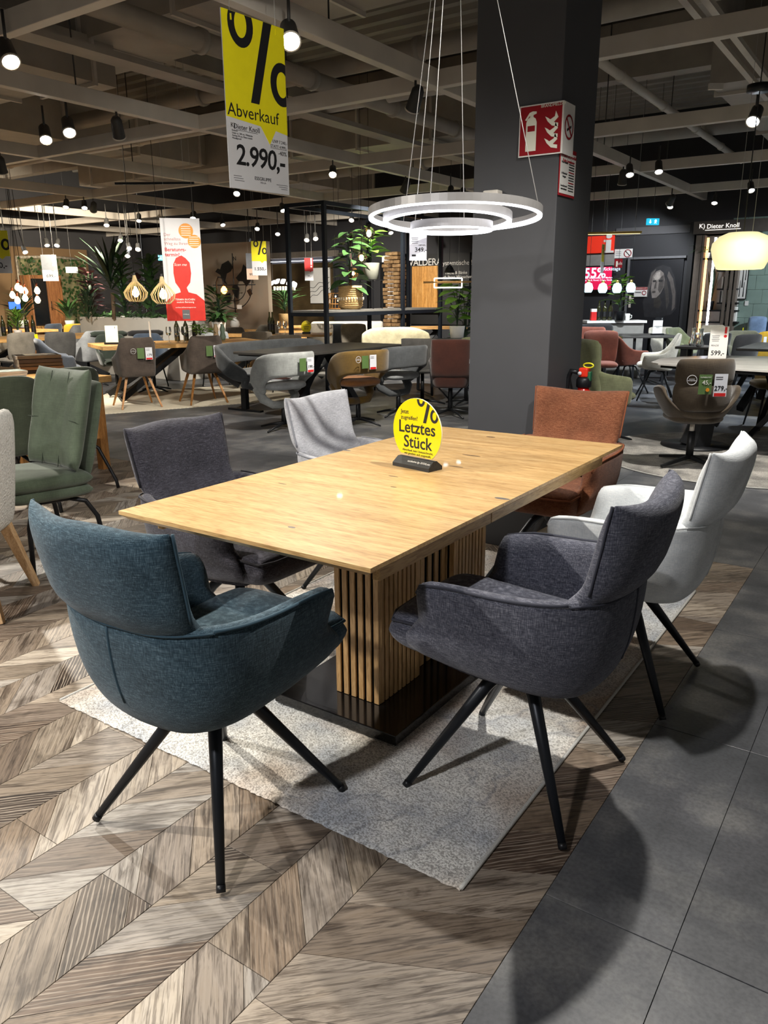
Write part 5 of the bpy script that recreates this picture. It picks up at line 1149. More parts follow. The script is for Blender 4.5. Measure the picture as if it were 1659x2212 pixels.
# chestnut swivel chair
def swivel(label, loc, rot, m, txt=None, hb=.88, nm='swivel_chair'):
    root = thing(nm, label, 'chair', (loc[0], loc[1], 0), rot); pl('backrest', .46, hb-.46, .085, m, root, lambda x, h, q: Vector((x*(1+.02*h), -.225-.10*h+q+.035*(x/.23)**2, .46+(hb-.46)/2+h)), 12, 10, 6, .05, 1, .42)
    pl('head_pad', .45, .18, .06, m, root, lambda x, h, q: Vector((x, -.215-.10*h+q+.035*(x/.23)**2, hb-.12+h)), 10, 8, 5, .06, 1)
    ushell('side_shell', root, m, [(.25, .16, .62), (.262, .03, .64), (.255, -.1, .66), (.235, -.2, .69), (.12, -.245, .70), (0, -.25, .70)], [(.2, .2, .37), (.21, 0, .36), (.19, -.13, .35), (.14, -.18, .35), (.07, -.19, .35), (0, -.19, .35)], .045)
    seatp(root, m, .43, .46, .45, .10); star(root, M_black, .36, .32, 5, .026, .2, .06)
    for s in (-1, 1): tb('strut', [(s*.16, 0, .35), (s*.02, 0, .2)], .01, M_black, root, 6)
    if txt: tagcard(root, .25, -.20, .70, R(25), txt=txt, green=False, redbar=False)
    return root
q = U(972, 898, 0); swivel('chestnut leather swivel chair with 229 tag left of the pillar', (q.x, q.y), cf(-6), F_brn, '229,-', .90)
# cream channel bench and its dark table
q = gp(862, 11.9); cbn = thing('channel_bench', 'cream channel-tufted bench behind the dark table', 'bench', (q.x, q.y, 0), cf(196)); W_ = .56
pl('backrest', 2*W_, .50, .12, F_crm, cbn, lambda x, h, q_: Vector((x, -.28-.14*h+q_+.16*(x/W_)**4+(.012*abs(math.sin(x*19)) if q_ > 0 else 0), .66+h-.10*(abs(x)/W_)**4)), 48, 10, 6, .05, 1, .42)
pl('seat', 2*W_*.95, .56, .14, F_crm, cbn, lambda x, h, q_: Vector((x, .04+h, .42+q_)), 16, 10, 6, .06, 1); 
for sx in (-1, 1):
    for sy in (-.18, .22): tb('leg', [(sx*.42, sy, .36), (sx*.46, sy*1.1, .0)], .013, M_black, cbn, 6)
q = gp(903, 10.7); rect_table('ceramic_table', 'thin black ceramic table in front of the cream bench', (q.x, q.y), cf(14), 1.2, .8, M_dtop, .02, .76, 'u')
shell_chair('grey leather chair at the black ceramic table', gp(912, 10.0), cf(-20), fab('pewter_leather', '#5d5b58'), 'star', None, .86, rc=.05); shell_chair('olive chair with pale tag left of the pillar', gp(1006, 10.0), cf(30), F_olg, 'star', None, .88, tagc=M_tagp)
# oak tables and chairs further back
rect_table('oak_table', 'oak table with dark legs and a yellow sign behind the curved bench', gp(470, 12.95), cf(0), 1.9, .7, M_oak, .04, .76, 'x', group='oak tables behind the curved bench')
rect_table('oak_table', 'oak table seen through the steel shelf', gp(880, 15.6), cf(0), 1.2, .8, M_oak, .04, .76, 'x')
tub_chair('brown shell chair left of two others behind the curved bench', gp(503, 14.1), cf(20), fab('coffee_fabric', '#4f463b'), 'metal', hb=.84); shell_chair('brown shell chair with pale piping behind the curved bench', gp(560, 12.25), cf(10), fab('umber_fabric', '#564d41'), 'metal', None, .86, flare=.1); shell_chair('brown shell chair just left of the steel shelf', gp(619, 11.55), cf(12), fab('umber_fabric', '#564d41'), 'metal', None, .84, flare=.1)
shell_chair('taupe pleated chair left inside the steel shelf view', gp(692, 14.0), cf(175), F_tau, 'metal', None, .90, t=.1); shell_chair('taupe pleated chair right inside the steel shelf view', gp(766, 13.9), cf(185), F_tau, 'metal', None, .90, t=.1)
shell_chair('blue-grey low chair before the oak sideboard', gp(440, 14.2), cf(120), F_nvy, 'metal', None, .80); tub_chair('grey-beige tub chair beside the coffee brown shell chair', gp(572, 14.2), cf(160), F_tau, 'metal', hb=.86)
shell_chair('grey chair in the gap before the white sofa', gp(728, 14.5), cf(178), F_blu, 'metal', None, .88)
# small yellow sign on the oak table
q = gp(665, 13.2); ys = thing('table_sign', 'small round yellow sign on the oak table inside the steel shelf view', 'sign', (q.x, q.y, .762), cf(8)); box('sign_base', (0, 0, .015), (.14, .06, .03), M_black, ys); bm = NB(); prism(bm, ell(.085, .10, 28, 0, .115), -.003, .003, XZ); ob('disc', bm, M_yel2, ys); text('Letztes\nStück', .035, TM(0, -.0035, .10), M_ink, ys, bold=.01); percent(ys, TM(.035, -.0034, .18), .05, M_ink)
# white sofa
M_sofa = plain('sofa_fabric', '#a9a59c', .9); q = gp(750, 15.9); sf = thing('white_sofa', 'long white sofa behind the steel shelf', 'sofa', (q.x, q.y, 0), cf(180)); box('seat_block', (0, .05, .28), (1.5, .9, .36), M_sofa, sf, bev=.05, smooth=True); box('back_block', (0, -.35, .62), (1.5, .22, .5), M_sofa, sf, bev=.05, smooth=True)
for s in (-.6, .6): box('foot', (s, 0, .05), (.06, .6, .1), M_black, sf)
# ---------------------------------------------------------------- black steel shelf frame
P2 = gp(709, 11.6); zt2 = 1.36+(640-452)*11.6/FPX; zbd = 1.36-(668-640)*11.6/FPX
xa = UY(625, 600, P2.y).x; ye = UX(952, 600, P2.x).y; sh = thing('steel_shelf', 'tall open black steel shelf frame behind the curved chairs', 'shelf', (P2.x, P2.y, 0))
wx = P2.x-xa; ly = ye-P2.y; ymid = UX(870, 600, P2.x).y-P2.y; t_ = .055
for x in (0, -wx):
    for y_ in (0, ymid, ly): box('post', (x, y_, zt2/2), (t_, t_, zt2), M_steel, sh)
for z in (zt2, zbd-.03):
    for x in (0, -wx): box('rail', (x, ly/2, z-t_/2), (t_*.9, ly, t_), M_steel, sh)
    for y_ in (0, ymid, ly): box('cross_rail', (-wx/2, y_, z-t_/2), (wx, t_*.9, t_), M_steel, sh)
box('shelf_board', (-wx/2, ly/2, zbd-.015), (wx-.02, ly-.02, .03), plain('grey_board', '#6d6b66', .5), sh); box('shelf_board', (-wx/2, ly/2, .22), (wx-.02, ly-.02, .03), MATS['grey_board'], sh)
def onshelf(px_, f=.4): x = P2.x-wx*f; return Vector((x, UX(px_, 640, x).y, zbd+.002))
q = onshelf(757); bk_ = thing('basket_plant', 'broad-leaved plant in a fringed woven basket on the steel shelf', 'plant', q); M_bas = plain('seagrass', '#a88a5c', .9, 0, .25, 60., .6)
lt('basket', [(.15, 0), (.19, .05), (.195, .14), (.19, .24), (.185, .36), (.165, .36), (.16, .3)], M_bas, bk_, 28); 
for z in (.06, .09, .12, .21, .24, .27, .30, .33): tb('weave_band', [(.194*math.cos(2*PI*k/28), .194*math.sin(2*PI*k/28), z) for k in range(28)], .005, M_bas, bk_, 4, True)
M_tas = plain('white_tassel', '#d5cdbd', .9)
for k in range(30): a = 2*PI*k/30; tb('tassel', [(.205*math.cos(a), .205*math.sin(a), .185), (.205*math.cos(a), .205*math.sin(a), .14)], .008, M_tas, bk_, 4)
tb('trunk', [(0, 0, .3), (.02, 0, .6), (-.01, .02, .9), (.03, .01, 1.15)], .02, M_brownl, bk_, 6); foliage(bk_, 38, .85, .24, M_green, .27, .15, .5, .33, .25, True, .005, 41, lowf=0.)
q = onshelf(802, .55); st_ = thing('plant_stand', 'black metal plant stand on the steel shelf', 'stand', q); zs = 1.36-(605-640)*dep(q)/FPX-q.z
for x in (-.13, .13):
    for y_ in (-.13, .13): box('leg', (x, y_, zs/2), (.015, .015, zs), M_black, st_)
box('top', (0, 0, zs-.008), (.30, .30, .016), M_black, st_)
gpn = thing('potted_monstera', 'green leafy plant in a grey pot on the black plant stand', 'plant', (q.x, q.y, q.z+zs+.001)); pot(gpn, .14, .26, plain('grey_pot', '#85857a', .6), 0, .85); foliage(gpn, 24, .5, .2, M_greenl, .26, .15, .5, .25, .6, True, .006, 42)
# globe pendants before the shelf
for i, (px_, py_, s) in enumerate(((781, 556, 1.), (797, 503, 1.12), (725, 640, .4), (778, 641, .45), (763, 590, .9))):
    p = UD(px_, py_, 10.9 if i < 2 else 13.0); lab = ('clear glass globe pendant before the plant stand', 'uppermost clear glass globe pendant near the ring lamp', 'tiny warm bulb left of the woven basket', 'tiny warm bulb right of the woven basket', 'rattan globe pendant behind the basket plant')[i]
    gpd = thing('globe_pendant', lab, 'lamp', p); r_ = .078*s
    lt('bulb', [(.012*s, .03*s), (.026*s, .0), (.022*s, -.03*s), (.001, -.045*s)], glow('globe_bulb', '#ffe3a6', 14.), gpd, 12)
    if i in (0, 1): lt('globe', [(.02, r_*.97), (r_*.7, r_*.7), (r_, 0), (r_*.7, -r_*.7), (.002, -r_)], glassy('amber_globe', (1, .93, .7)), gpd, 20, capt=False)
    if i == 4:
        for k in range(14): a = 2*PI*k/14; tb('cane', [(r_*1.3*math.sin(PI*j/10)*math.cos(a), r_*1.3*math.sin(PI*j/10)*math.sin(a), r_*1.2*math.cos(PI*j/10)) for j in range(1, 10)], .004, plain('cane', '#c08a4a', .6), gpd, 4)
    lt('socket', [(.016*s, .03*s), (.016*s, .10*s)], M_can, gpd, 10); tb('cord', [(0, 0, .09*s), (0, 0, 4.6-p.z)], .003, M_dkcable, gpd, 4)
q = UD(735, 650, 13.6); rl = thing('rattan_shade', 'wide orange rattan lampshade half hidden behind the woven basket', 'lamp', q)
for k in range(24): a = 2*PI*k/24; tb('cane', [(.20*math.cos(a), .20*math.sin(a), .13), (.24*math.cos(a), .24*math.sin(a), -.13)], .006, plain('cane', '#c08a4a', .6), rl, 4)
for z, r_ in ((.13, .20), (.04, .214), (-.05, .228), (-.13, .24)): tb('hoop', [(r_*math.cos(2*PI*k/24), r_*math.sin(2*PI*k/24), z) for k in range(24)], .007, MATS['cane'], rl, 4, True)
tb('cord', [(0, 0, .0), (0, 0, 4.6-q.z)], .003, M_dkcable, rl, 4); lt('bulb', [(.03, .04), (.05, 0), (.001, -.05)], glow('warm_bulb', '#ffdf9a', 9.), rl, 10)
# ---------------------------------------------------------------- displays on the back wall
def wb(px_, py_, Y=WY): return UY(px_, py_, Y)
def wpanel(name, x0, y0, x1, y1, m, parent, th=.06, off=.0):
    a = wb(x0, y1, WY-off-th); b = wb(x1, y0, WY-off-th); o = box(name, (0, 0, 0), (b.x-a.x, th, b.z-a.z), m, parent); o.location = ((a.x+b.x)/2, WY-off-th/2, (a.z+b.z)/2); return o
M_marb = plain('brown_marbled_panel', '#4a3d28', .3, 0, .7, 2.); M_ledw = glow('cool_led_strip', '#eef2ff', 5.)
wpanel('marbled_panel', 584, 566, 716, 700, M_marb, wall_back); wpanel('led_strip', 584, 561, 716, 566, M_ledw, wall_back, .05); wpanel('header_panel', 575, 540, 725, 560, plain('header_grey', '#6d655c', .7), wall_back, .12)
a = wb(672, 655, WY-.1); b = wb(712, 578, WY-.1); pw_, ph_ = b.x-a.x, b.z-a.z
pic = thing('wave_picture', 'white picture with three thin wavy lines on the marbled wall', 'picture', ((a.x+b.x)/2, WY-.10, a.z)); box('canvas', (0, 0, ph_/2), (pw_, .04, ph_), M_white, pic)
for k in range(3): tb('wavy_line', [(-pw_/2+pw_*j/14, -.021, ph_*(.16+.13*k)+ph_*.28*(j/14)+.03*math.sin(j*.9+k)) for j in range(15)], .007, M_ink, pic, 4)
# palm and white shade lamp in front of the marbled wall
fplant('palm-like plant in a basket before the marbled wall', 620, 15.75, .80, .35, 36, M_green, .42, .05, 51, False, .13, .24, M_bas, .5, .8, .1)
q = gp(622, 15.8); ws = thing('wood_counter', 'wooden counter holding the palm before the marbled wall', 'counter', (q.x, q.y+.05, 0), cf(0)); box('counter_body', (0, .05, .38), (.7, .45, .76), M_oak, ws, bev=.006); box('counter_top', (0, .05, .78), (.76, .5, .04), M_oak, ws)
q = UD(606, 612, 15.0); fl = thing('feather_pendant', 'bright pendant of folded white shades before the marbled wall', 'lamp', q, cf(0)); m_ = glow('white_shade_glow', '#f6f8ff', 1.2)
for k in range(6): pl('shade', .16, .10, .02, m_, fl, lambda x, h, q_, k=k: Vector((-.28+.11*k+x*.6+h*.4, q_+.05*math.sin(k*2), .05-.03*abs(k-2.5)+h+x*(.4-.15*k))), 6, 6, 4, .2, 1)
for k in range(8): lt('lamp_tube', [(.018, 0), (.02, .07)], glow('warm_tube', '#fff3cf', 1.5), fl, 8, (-.12+.055*k, .02*(k % 2), -.13))
for s in (-.15, .15): tb('wire', [(s, 0, .05), (s, 0, 4.6-q.z)], .002, M_cable, fl, 4)
for i, px_ in enumerate((588, 594)): bottle(('left', 'right')[i]+' tall dark bottle on the oak table before the marbled wall', Vector((*gp(px_, 13.25)[:2], .761)), .36, 'bottles before the marbled wall')
for i, px_ in enumerate((608, 620)): wineglass(('left', 'right')[i]+' wine glass on the oak table before the marbled wall', Vector((*gp(px_, 13.2)[:2], .761)), 'glasses before the marbled wall')
# lit doorway, log wall, oak slab, black board
M_log = wood('split_log', '#5a432c', '#8a6c48', '#b39468', (1, 1, 1), .8, 9.); wpanel('lit_panel', 826, 552, 848, 690, glow('lit_white_panel', '#f4f2ec', .6), wall_back, .04); wpanel('dark_doorway', 822, 566, 836, 690, M_black, wall_back, .06)
lg = thing('log_wall', 'column of stacked split logs right of the plant stand', 'log stack', (wb(868, 600).x, WY-.30, 0)); rnd = random.Random(3)
lgm = []
for v in range(4): bm = NB(); bx(bm, (0, 0, 0), (.16+.03*v, .3, .075), None, .012, 1); me = bpy.data.meshes.new('log'); bm.to_mesh(me); bm.free(); me.materials.append(M_log); lgm.append(me)
z = .05
while z < 2.35:
    for s in (-.11, .11): o = ob('log', lgm[rnd.randrange(4)], None, lg, loc=(s+rnd.uniform(-.02, .02), rnd.uniform(-.04, .04), z), rot=(0, 0, rnd.uniform(-.1, .1)))
    z += .086
wpanel('black_board', 886, 545, 1015, 700, plain('black_board', '#141414', .5), wall_back, .05)
a = wb(890, 671, WY-.1); b = wb(946, 574, WY-.1); os_ = thing('oak_slab', 'upright oak display slab under the VALDERA lettering', 'display panel', ((a.x+b.x)/2, WY-.09, a.z)); n = 5
for k in range(n): box('plank', (-(b.x-a.x)/2+(b.x-a.x)*(k+.5)/n, 0, (b.z-a.z)/2), ((b.x-a.x)/n-.002, .04, b.z-a.z), wood('oak_slab_wood', '#a06c2c', '#c78f45', '#d9a660', (10, 10, 1), .5, 3.), os_)
box('base_strip', (0, -.03, -.02), (b.x-a.x+.05, .08, .04), M_beam, os_)
v_ = wb(918, 567, WY-.06); text('VALDERA', .21, frame((v_.x, WY-.055, v_.z), (1, 0, 0), (0, 0, 1)), M_white, wall_back, sp=.95)
v_ = wb(985, 568, WY-.06); text('Systemtische !', .14, frame((v_.x, WY-.055, v_.z), (1, 0, 0), (0, 0, 1)), M_white, wall_back); text('Tische & Bänke\nnach Ihren Wünschen', .09, frame((v_.x, WY-.055, v_.z-.25), (1, 0, 0), (0, 0, 1)), M_white, wall_back)
q = UD(968, 612, 11.2); lb = thing('bar_pendant', 'linear LED pendant with a light wooden bar and rectangular frame', 'lamp', q, cf(0)); tb('wood_bar', [(-.36, 0, .015), (.42, 0, .02)], .014, M_oak, lb, 8)
for a_, b_ in (((-.2, 0, -.06), (.2, 0, -.06)), ((-.2, 0, .07), (.2, 0, .07)), ((.2, 0, -.06), (.2, 0, .07)), ((-.2, 0, -.06), (-.2, 0, .07))): tb('light_bar', [a_, b_], .008, glow('bar_led', '#fff6e0', 6.), lb, 6)
for s in (-.15, .15): tb('wire', [(s, 0, .07), (s, 0, 4.6-q.z)], .002, M_cable, lb, 4)
q = UD(971, 589, 12.); dl = thing('dome_pendant', 'small bright dome pendant above the linear bar lamp', 'lamp', q); lt('shade', [(.015, .12), (.05, .08), (.09, .0), (.085, .0)], M_black, dl, 18, capb=False); lt('glow_disc', [(.001, .012), (.08, .01)], glow('dome_glow', '#ffffff', 12.), dl, 16, capb=False, capt=False); tb('cord', [(0, 0, .12), (0, 0, 4.6-q.z)], .003, M_dkcable, dl, 4)
fplant('variegated monstera left of the pillar', 985, 12.0, .72, .62, 26, M_greenl, .24, .17, 52, True, .12, .2, M_white, .5, .3, .26)
q = gp(985, 12.0); pd_ = thing('plant_pedestal', 'dark pedestal carrying the monstera left of the pillar', 'pedestal', (q.x, q.y, 0)); box('column', (0, 0, .34), (.34, .34, .68), M_black, pd_, bev=.004); box('top', (0, 0, .699), (.38, .38, .04), M_dtop, pd_)
q = gp(1003, 12.9); fplant('dark leafy plant behind the monstera', 1003, 12.9, 0, 1.3, 30, M_greend, .26, .15, 53, False, .16, .3, M_white, .4, .4, .3)
# ================================================================ right: brown 279 chair, round rug, marble table
M_rug2 = rug_mat('round_rug_pile', '#77756f', '#bab5ac', '#55524d', '#8a8780', 1.3)
rr = thing('round_rug', 'round grey and white worn-look rug on the right', 'rug', (.70, 5.80, 0)); bm = NB(); prism(bm, ell(1.2, 1.2, 72), .001, .008); ob('pile', bm, M_rug2, rr); tb('edge_binding', [(1.2*math.cos(2*PI*k/72), 1.2*math.sin(2*PI*k/72), .005) for k in range(72)], .005, plain('rug_binding', '#c2c1bb', .8), rr, 5, True)
q = U(1487, 1003, .01); rc_ = thing('lounge_swivel_chair', 'mud brown swivel chair with wing arms and 279 price tags', 'chair', (q.x, q.y, .009), cf(-4))
pl('headrest', .46, .22, .07, F_mud, rc_, lambda x, h, q_: Vector((x*(1-.25*max(0, h)), -.235-.12*h+q_+.07*(x/.23)**2, .77+h)), 14, 10, 4, .10, 1)
pl('backrest', .46, .24, .08, F_mud, rc_, lambda x, h, q_: Vector((x*(1+.55*min(0, h)), -.215-.05*h+q_+.07*(x/.23)**2, .58+h)), 14, 10, 4, .10, 1)
ushell('arm_shell', rc_, F_mud, [(.29, .20, .60), (.325, .04, .635), (.315, -.12, .645), (.265, -.175, .56), (.15, -.205, .462), (0, -.215, .45)], [(.2, .2, .43), (.225, .02, .41), (.21, -.08, .40), (.16, -.13, .385), (.08, -.16, .375), (0, -.165, .37)], .05, 28, 5, .5)
pl('seat', .46, .48, .09, fab('taupe_leather', '#5e5242'), rc_, lambda x, h, q_: Vector((x, .03+h, .445+q_-.02*(1-(x/.23)**2)+.03*(x/.23)**2)), 12, 12, 4, .2, 1); pl('seat_shell', .44, .44, .10, F_mud, rc_, lambda x, h, q_: Vector((x, .02+h, .395+q_)), 12, 12, 3, .25, 1)
tb('column', [(0, 0, .05), (0, 0, .28)], .030, M_black, rc_, 14); tb('gas_lift', [(0, 0, .27), (0, 0, .36)], .019, M_beam, rc_, 12)
for k in range(4): a = .55+PI/2*k; bm = NB(); tube(bm, [(.02*math.cos(a), .02*math.sin(a), .065), (.31*math.cos(a), .31*math.sin(a), .018)], [.022, .014], 4); ob('base_arm', bm, M_black, rc_)
tagcard(rc_, .085, -.29, .68, 0, txt='279,-', s=1.15, green=True, badge=True); text('45,-', .045, TM(-.02, -.293, .70), M_white, rc_); text('FLEXIBILITÄT', .014, TM(-.03, -.293, .74), M_white, rc_); bm = NB(); prism(bm, ell(.014, .014, 16, -.01, .645), -.295, -.292, XZ); ob('orange_dot', bm, M_po, rc_)
M_mar = plain('white_marble', '#c9c5be', .25, 0, .12, 5.); mtz = .76
mt = thing('marble_table', 'white marble-look table with black sculpted legs', 'table', (.62, 6.55, 0), 0)
bm = NB(); prism(bm, [(-.80, -.55), (-.7, -.66), (-.2, -.85), (.4, -.95), (.75, -.8), (.8, -.2), (.78, .4), (.6, .7), (.1, .75), (-.4, .65), (-.72, .35), (-.84, -.1)], mtz-.014, mtz); ob('tabletop', bm, M_mar, mt)
bm = NB(); prism(bm, [(x*.9, y*.9) for x, y in ((-.80, -.55), (-.2, -.85), (.4, -.95), (.75, -.8), (.78, .4), (.1, .75), (-.4, .65), (-.84, -.1))], mtz-.05, mtz-.014); ob('top_carrier', bm, M_black, mt)
bm = NB(); tube(bm, [(-.38, -.42, .72), (-.30, -.40, .36), (-.36, -.45, .012)], [.14, .11, .15], 6); ob('pedestal', bm, M_black, mt); lt('pedestal_foot', [(.30, .010), (.30, .022)], M_black, mt, 28, (-.36, -.45, 0))
for a_, b_ in (((.2, .2, .72), (.0, .62, .045)), ((.0, .5, .72), (.35, .0, .045)), ((.45, .0, .72), (.2, .55, .045)), ((.5, .5, .72), (.0, .2, .045)), ((-.1, .5, .72), (-.4, .6, .045))): bm = NB(); tube(bm, [a_, b_], .032, 4); ob('leg', bm, M_black, mt)
q = U(1548, 778, mtz); pst = thing('price_stand', 'white 599 price stand with red exclamation mark on the marble table', 'sign', (q.x, q.y, mtz), cf(-6)); hh_ = .30; wP = .165
box('acrylic_foot', (0, 0, .006), (.18, .08, .012), M_glass, pst); box('card', (0, 0, hh_/2+.01), (wP, .004, hh_), M_white, pst); text('599,-', .060, TM(0, -.003, .065), M_ink, pst, bold=.015); box('mark_bar', (.055, -.003, .275), (.02, .003, .06), M_red, pst); bm = NB(); prism(bm, ell(.014, .014, 16, .055, .222), -.0045, -.002, XZ); ob('mark_dot', bm, M_red, pst)
for k in range(4): box('print_line', (-.03, -.0025, .225-.016*k), (.07-.01*(k % 2), .002, .004), M_grayink, pst)
text('PENZIE', .022, TM(-.03, -.003, .135), M_grayink, pst)
# glass-shade pendant
q = UD(1602, 541, 6.6); yp = thing('glass_pendant', 'large pale yellow glowing glass pendant at the right edge', 'lamp', q); M_opal = glow('yellow_opal', '#efe6ae', .56)
lt('shade', [(.175, -.155), (.19, -.15), (.225, -.075), (.247, .01), (.24, .06), (.19, .115), (.12, .145), (.03, .15)], M_opal, yp, 48, capb=False); lt('diffuser', [(.001, -.145), (.176, -.15)], M_opal, yp, 32, capb=False, capt=False)
tb('cord', [(0, 0, .15), (0, 0, 4.6-q.z)], .005, M_dkcable, yp, 6); lt('ceiling_canopy', [(.10, 0), (.10, .05)], M_black, yp, 20, (0, 0, 2.95-q.z))
for s in (-.06, .07): tb('suspension_wire', [(s, 0, .14), (s, 0, 4.6-q.z)], .002, M_cable, yp, 4)
# chairs and tables further right
def angular(label, loc, rot, m, hb=.86):
    root = thing('angular_chair', label, 'chair', (loc[0], loc[1], 0), rot); ushell('shell', root, m, [(.26, .2, .6), (.27, .06, .60), (.262, -.10, .63), (.215, -.24, hb-.02), (.12, -.275, hb), (0, -.28, hb)], [(.2, .22, .42), (.215, .02, .41), (.19, -.13, .40), (.13, -.18, .40), (.07, -.19, .4), (0, -.19, .4)], .035); seatp(root, m, .42, .46)
    for k in range(4): a = PI/4+PI/2*k; tb('leg', [(.02*math.cos(a), .02*math.sin(a), .38), (.12*math.cos(a), .12*math.sin(a), .37), (.33*math.cos(a), .33*math.sin(a), .004)], .011, M_black, root, 6)
    return root
angular('ivory angular armchair on spider legs behind the marble table', gp(1412, 10.4), cf(75), F_wsh); angular('terracotta angular chair behind the sage chair', gp(1350, 11.2), cf(-80), F_rst2, .80)
swivel('sage green high-back chair behind the pillar', gp(1296, 7.4), cf(-75), F_olg, None, .98); shell_chair('terracotta leather chair beside the pillar', gp(1292, 10.6), cf(170), F_rst2, 'star', None, .90)
q = gp(1318, 10.4); tub_chair('second terracotta chair left of the sage green one', gp(1262, 11.4), cf(150), F_rst2, 'metal', hb=.90)
blks = gp(1268, 12.3); bs2 = thing('black_sofa', 'black leather sofa end with yellow tag beside the pillar', 'sofa', (blks.x, blks.y, 0), cf(10)); box('seat_block', (0, .25, .3), (.62, .6, .4), F_blk2, bs2, bev=.06, smooth=True); box('back_block', (0, -.1, .62), (.62, .2, .62), F_blk2, bs2, bev=.06, smooth=True); box('hang_tag', (.22, -.207, .72), (.13, .004, .22), M_yel, bs2)
# counter with bottles
q0 = gp(1262, 13.2); cn = thing('white_counter', 'long white counter before the portrait door', 'counter', (gp(1315, 13.35).x, gp(1315, 13.35).y, 0), cf(0)); box('counter_top', (0, 0, .93), (1.0, .5, .04), M_white, cn); box('counter_body', (0, .02, .45), (.94, .44, .9), plain('counter_grey', '#8a8781', .6), cn)
def onc(px_, d=13.2, z=.952): p = gp(px_, d); p.z = z; return p
for i, px_ in enumerate((1284, 1296, 1308)): bottle(('left', 'middle', 'right')[i]+' dark wine bottle on the white counter', onc(px_, 13.25), .32, 'bottles on the white counter')
fplant('variegated plant in a dark pot on the white counter', 1328, 13.1, .952, .55, 24, M_greenl, .2, .13, 61, False, .09, .15, M_black, .4, .4, .2)
q = onc(1345); mu = thing('mug', 'white mug beside the variegated plant', 'mug', q); lt('body', [(.035, 0), (.04, .01), (.04, .11), (.036, .11), (.034, .015)], M_white, mu, 18, capt=False); tb('handle', [(.038, 0, .09), (.07, 0, .08), (.07, 0, .04), (.038, 0, .03)], .007, M_white, mu, 6)
q = onc(1273); rb_ = thing('gift_box', 'red and white printed box on the white counter', 'box', q, cf(5)); box('carton', (0, 0, .07), (.09, .06, .14), M_red, rb_); box('white_top', (0, 0, .165), (.09, .06, .05), M_white, rb_)
rect_table('black_table', 'black table with a white tent card on the right', gp(1336, 11.8), cf(0), .9, .9, M_dtop, .03, .76, 'u'); q = gp(1410, 12.1); tc_ = thing('tent_card', 'white tent card on a black foot on the black table', 'sign', (q.x, q.y, .762), cf(4)); box('foot', (0, 0, .012), (.19, .07, .024), M_black, tc_); box('card', (0, .01, .12), (.15, .004, .2), M_white, tc_); text('AUSZIEHBARER\nTISCH', .02, TM(0, .007, .12), M_ink, tc_); box('dark_header', (.02, .012, .24), (.13, .003, .05), M_black, tc_); text('!', .045, TM(.06, .009, .24), M_white, tc_)
tub_chair('cream curved chair behind the black table', gp(1437, 13.2), cf(200), F_wsh, 'metal', hb=.82, aw=.33); tub_chair('olive-backed tub chair left of the white table', gp(1470, 12.5), cf(215), F_olg, 'metal', hb=.84)
rect_table('white_table', 'white table before the bookcase booth', gp(1516, 12.3), cf(0), .62, .6, M_white, .03, .76, 'u'); q = gp(1545, 12.6); tk = thing('book', 'flat black book on the white table', 'book', (q.x, q.y, .762), cf(0)); box('pages', (0, 0, .012), (.22, .15, .022), M_paper, tk); box('cover', (0, 0, .0245), (.224, .154, .003), M_black, tk)
tub_chair('beige round-backed chair behind the white table', gp(1540, 13.4), cf(180), F_bei, 'metal', hb=.84, aw=.28); tub_chair('sage grey wide tub chair right of the white table', gp(1600, 11.7), cf(170), fab('sage_grey', '#6b6a58'), 'metal', hb=.82, aw=.28)
def pillow_chair(label, loc, rot, m):
    root = shell_chair(label, loc, rot, m, 'star', None, .86, nm='pillow_chair'); pl('loose_pillow', .40, .36, .12, m, root, lambda x, h, q_: Vector((x, -.12-.3*h+q_, .66+h)), 10, 10, 4, 0, 1); return root
pillow_chair('black chair with a loose pillow behind the ivory armchair', gp(1502, 10.9), cf(35), F_blk2); shell_chair('charcoal chair with a paper tag behind the price stand', gp(1580, 10.55), cf(20), fab('anthracite_velvet', '#2f2d2c'), 'metal', None, .86, tagc=M_bei if False else M_tagp); shell_chair('ochre yellow chair at the right edge', gp(1632, 11.0), cf(15), F_ylw, 'metal', None, .88); shell_chair('black chair cut by the right edge behind the yellow one', gp(1682, 11.5), cf(20), F_blk2, 'metal', None, .90)
shell_chair('black low chair between the pillow chair and the price stand', gp(1524, 11.85), cf(10), F_blk2, 'metal', None, .82)
rect_table('black_stone_table', 'black stone-look table at the right picture edge', (1.0, 8.45), R(90), 1.4, .9, M_dtop, .03, .76, 'x')
sw = gp(1668, 8.1); tub_chair('tan leather chair cut by the right picture edge', sw, cf(80), fab('tan_leather', '#7d6a45'), 'metal', hb=.80)
for i, (px_, d_, nm_) in enumerate(((1482, 9.6, 'clear narrow glass bottle left of the price stand'), (1497, 9.4, 'second clear glass bottle left of the price stand'))):
    v_ = gp(px_, d_); v2 = thing('glass_carafe', nm_, 'carafe', (v_.x, v_.y, .76)); lt('body', [(.04, 0), (.05, .03), (.03, .1), (.022, .17), (.03, .21)], M_glass, v2, 14, capt=False)
q = gp(1490, 9.55); rect_table('carafe_table', 'small dark side table holding the clear carafes', (q.x-.2, q.y-.2), 0, .45, .45, M_dtop, .03, .758, 'four', group=None)
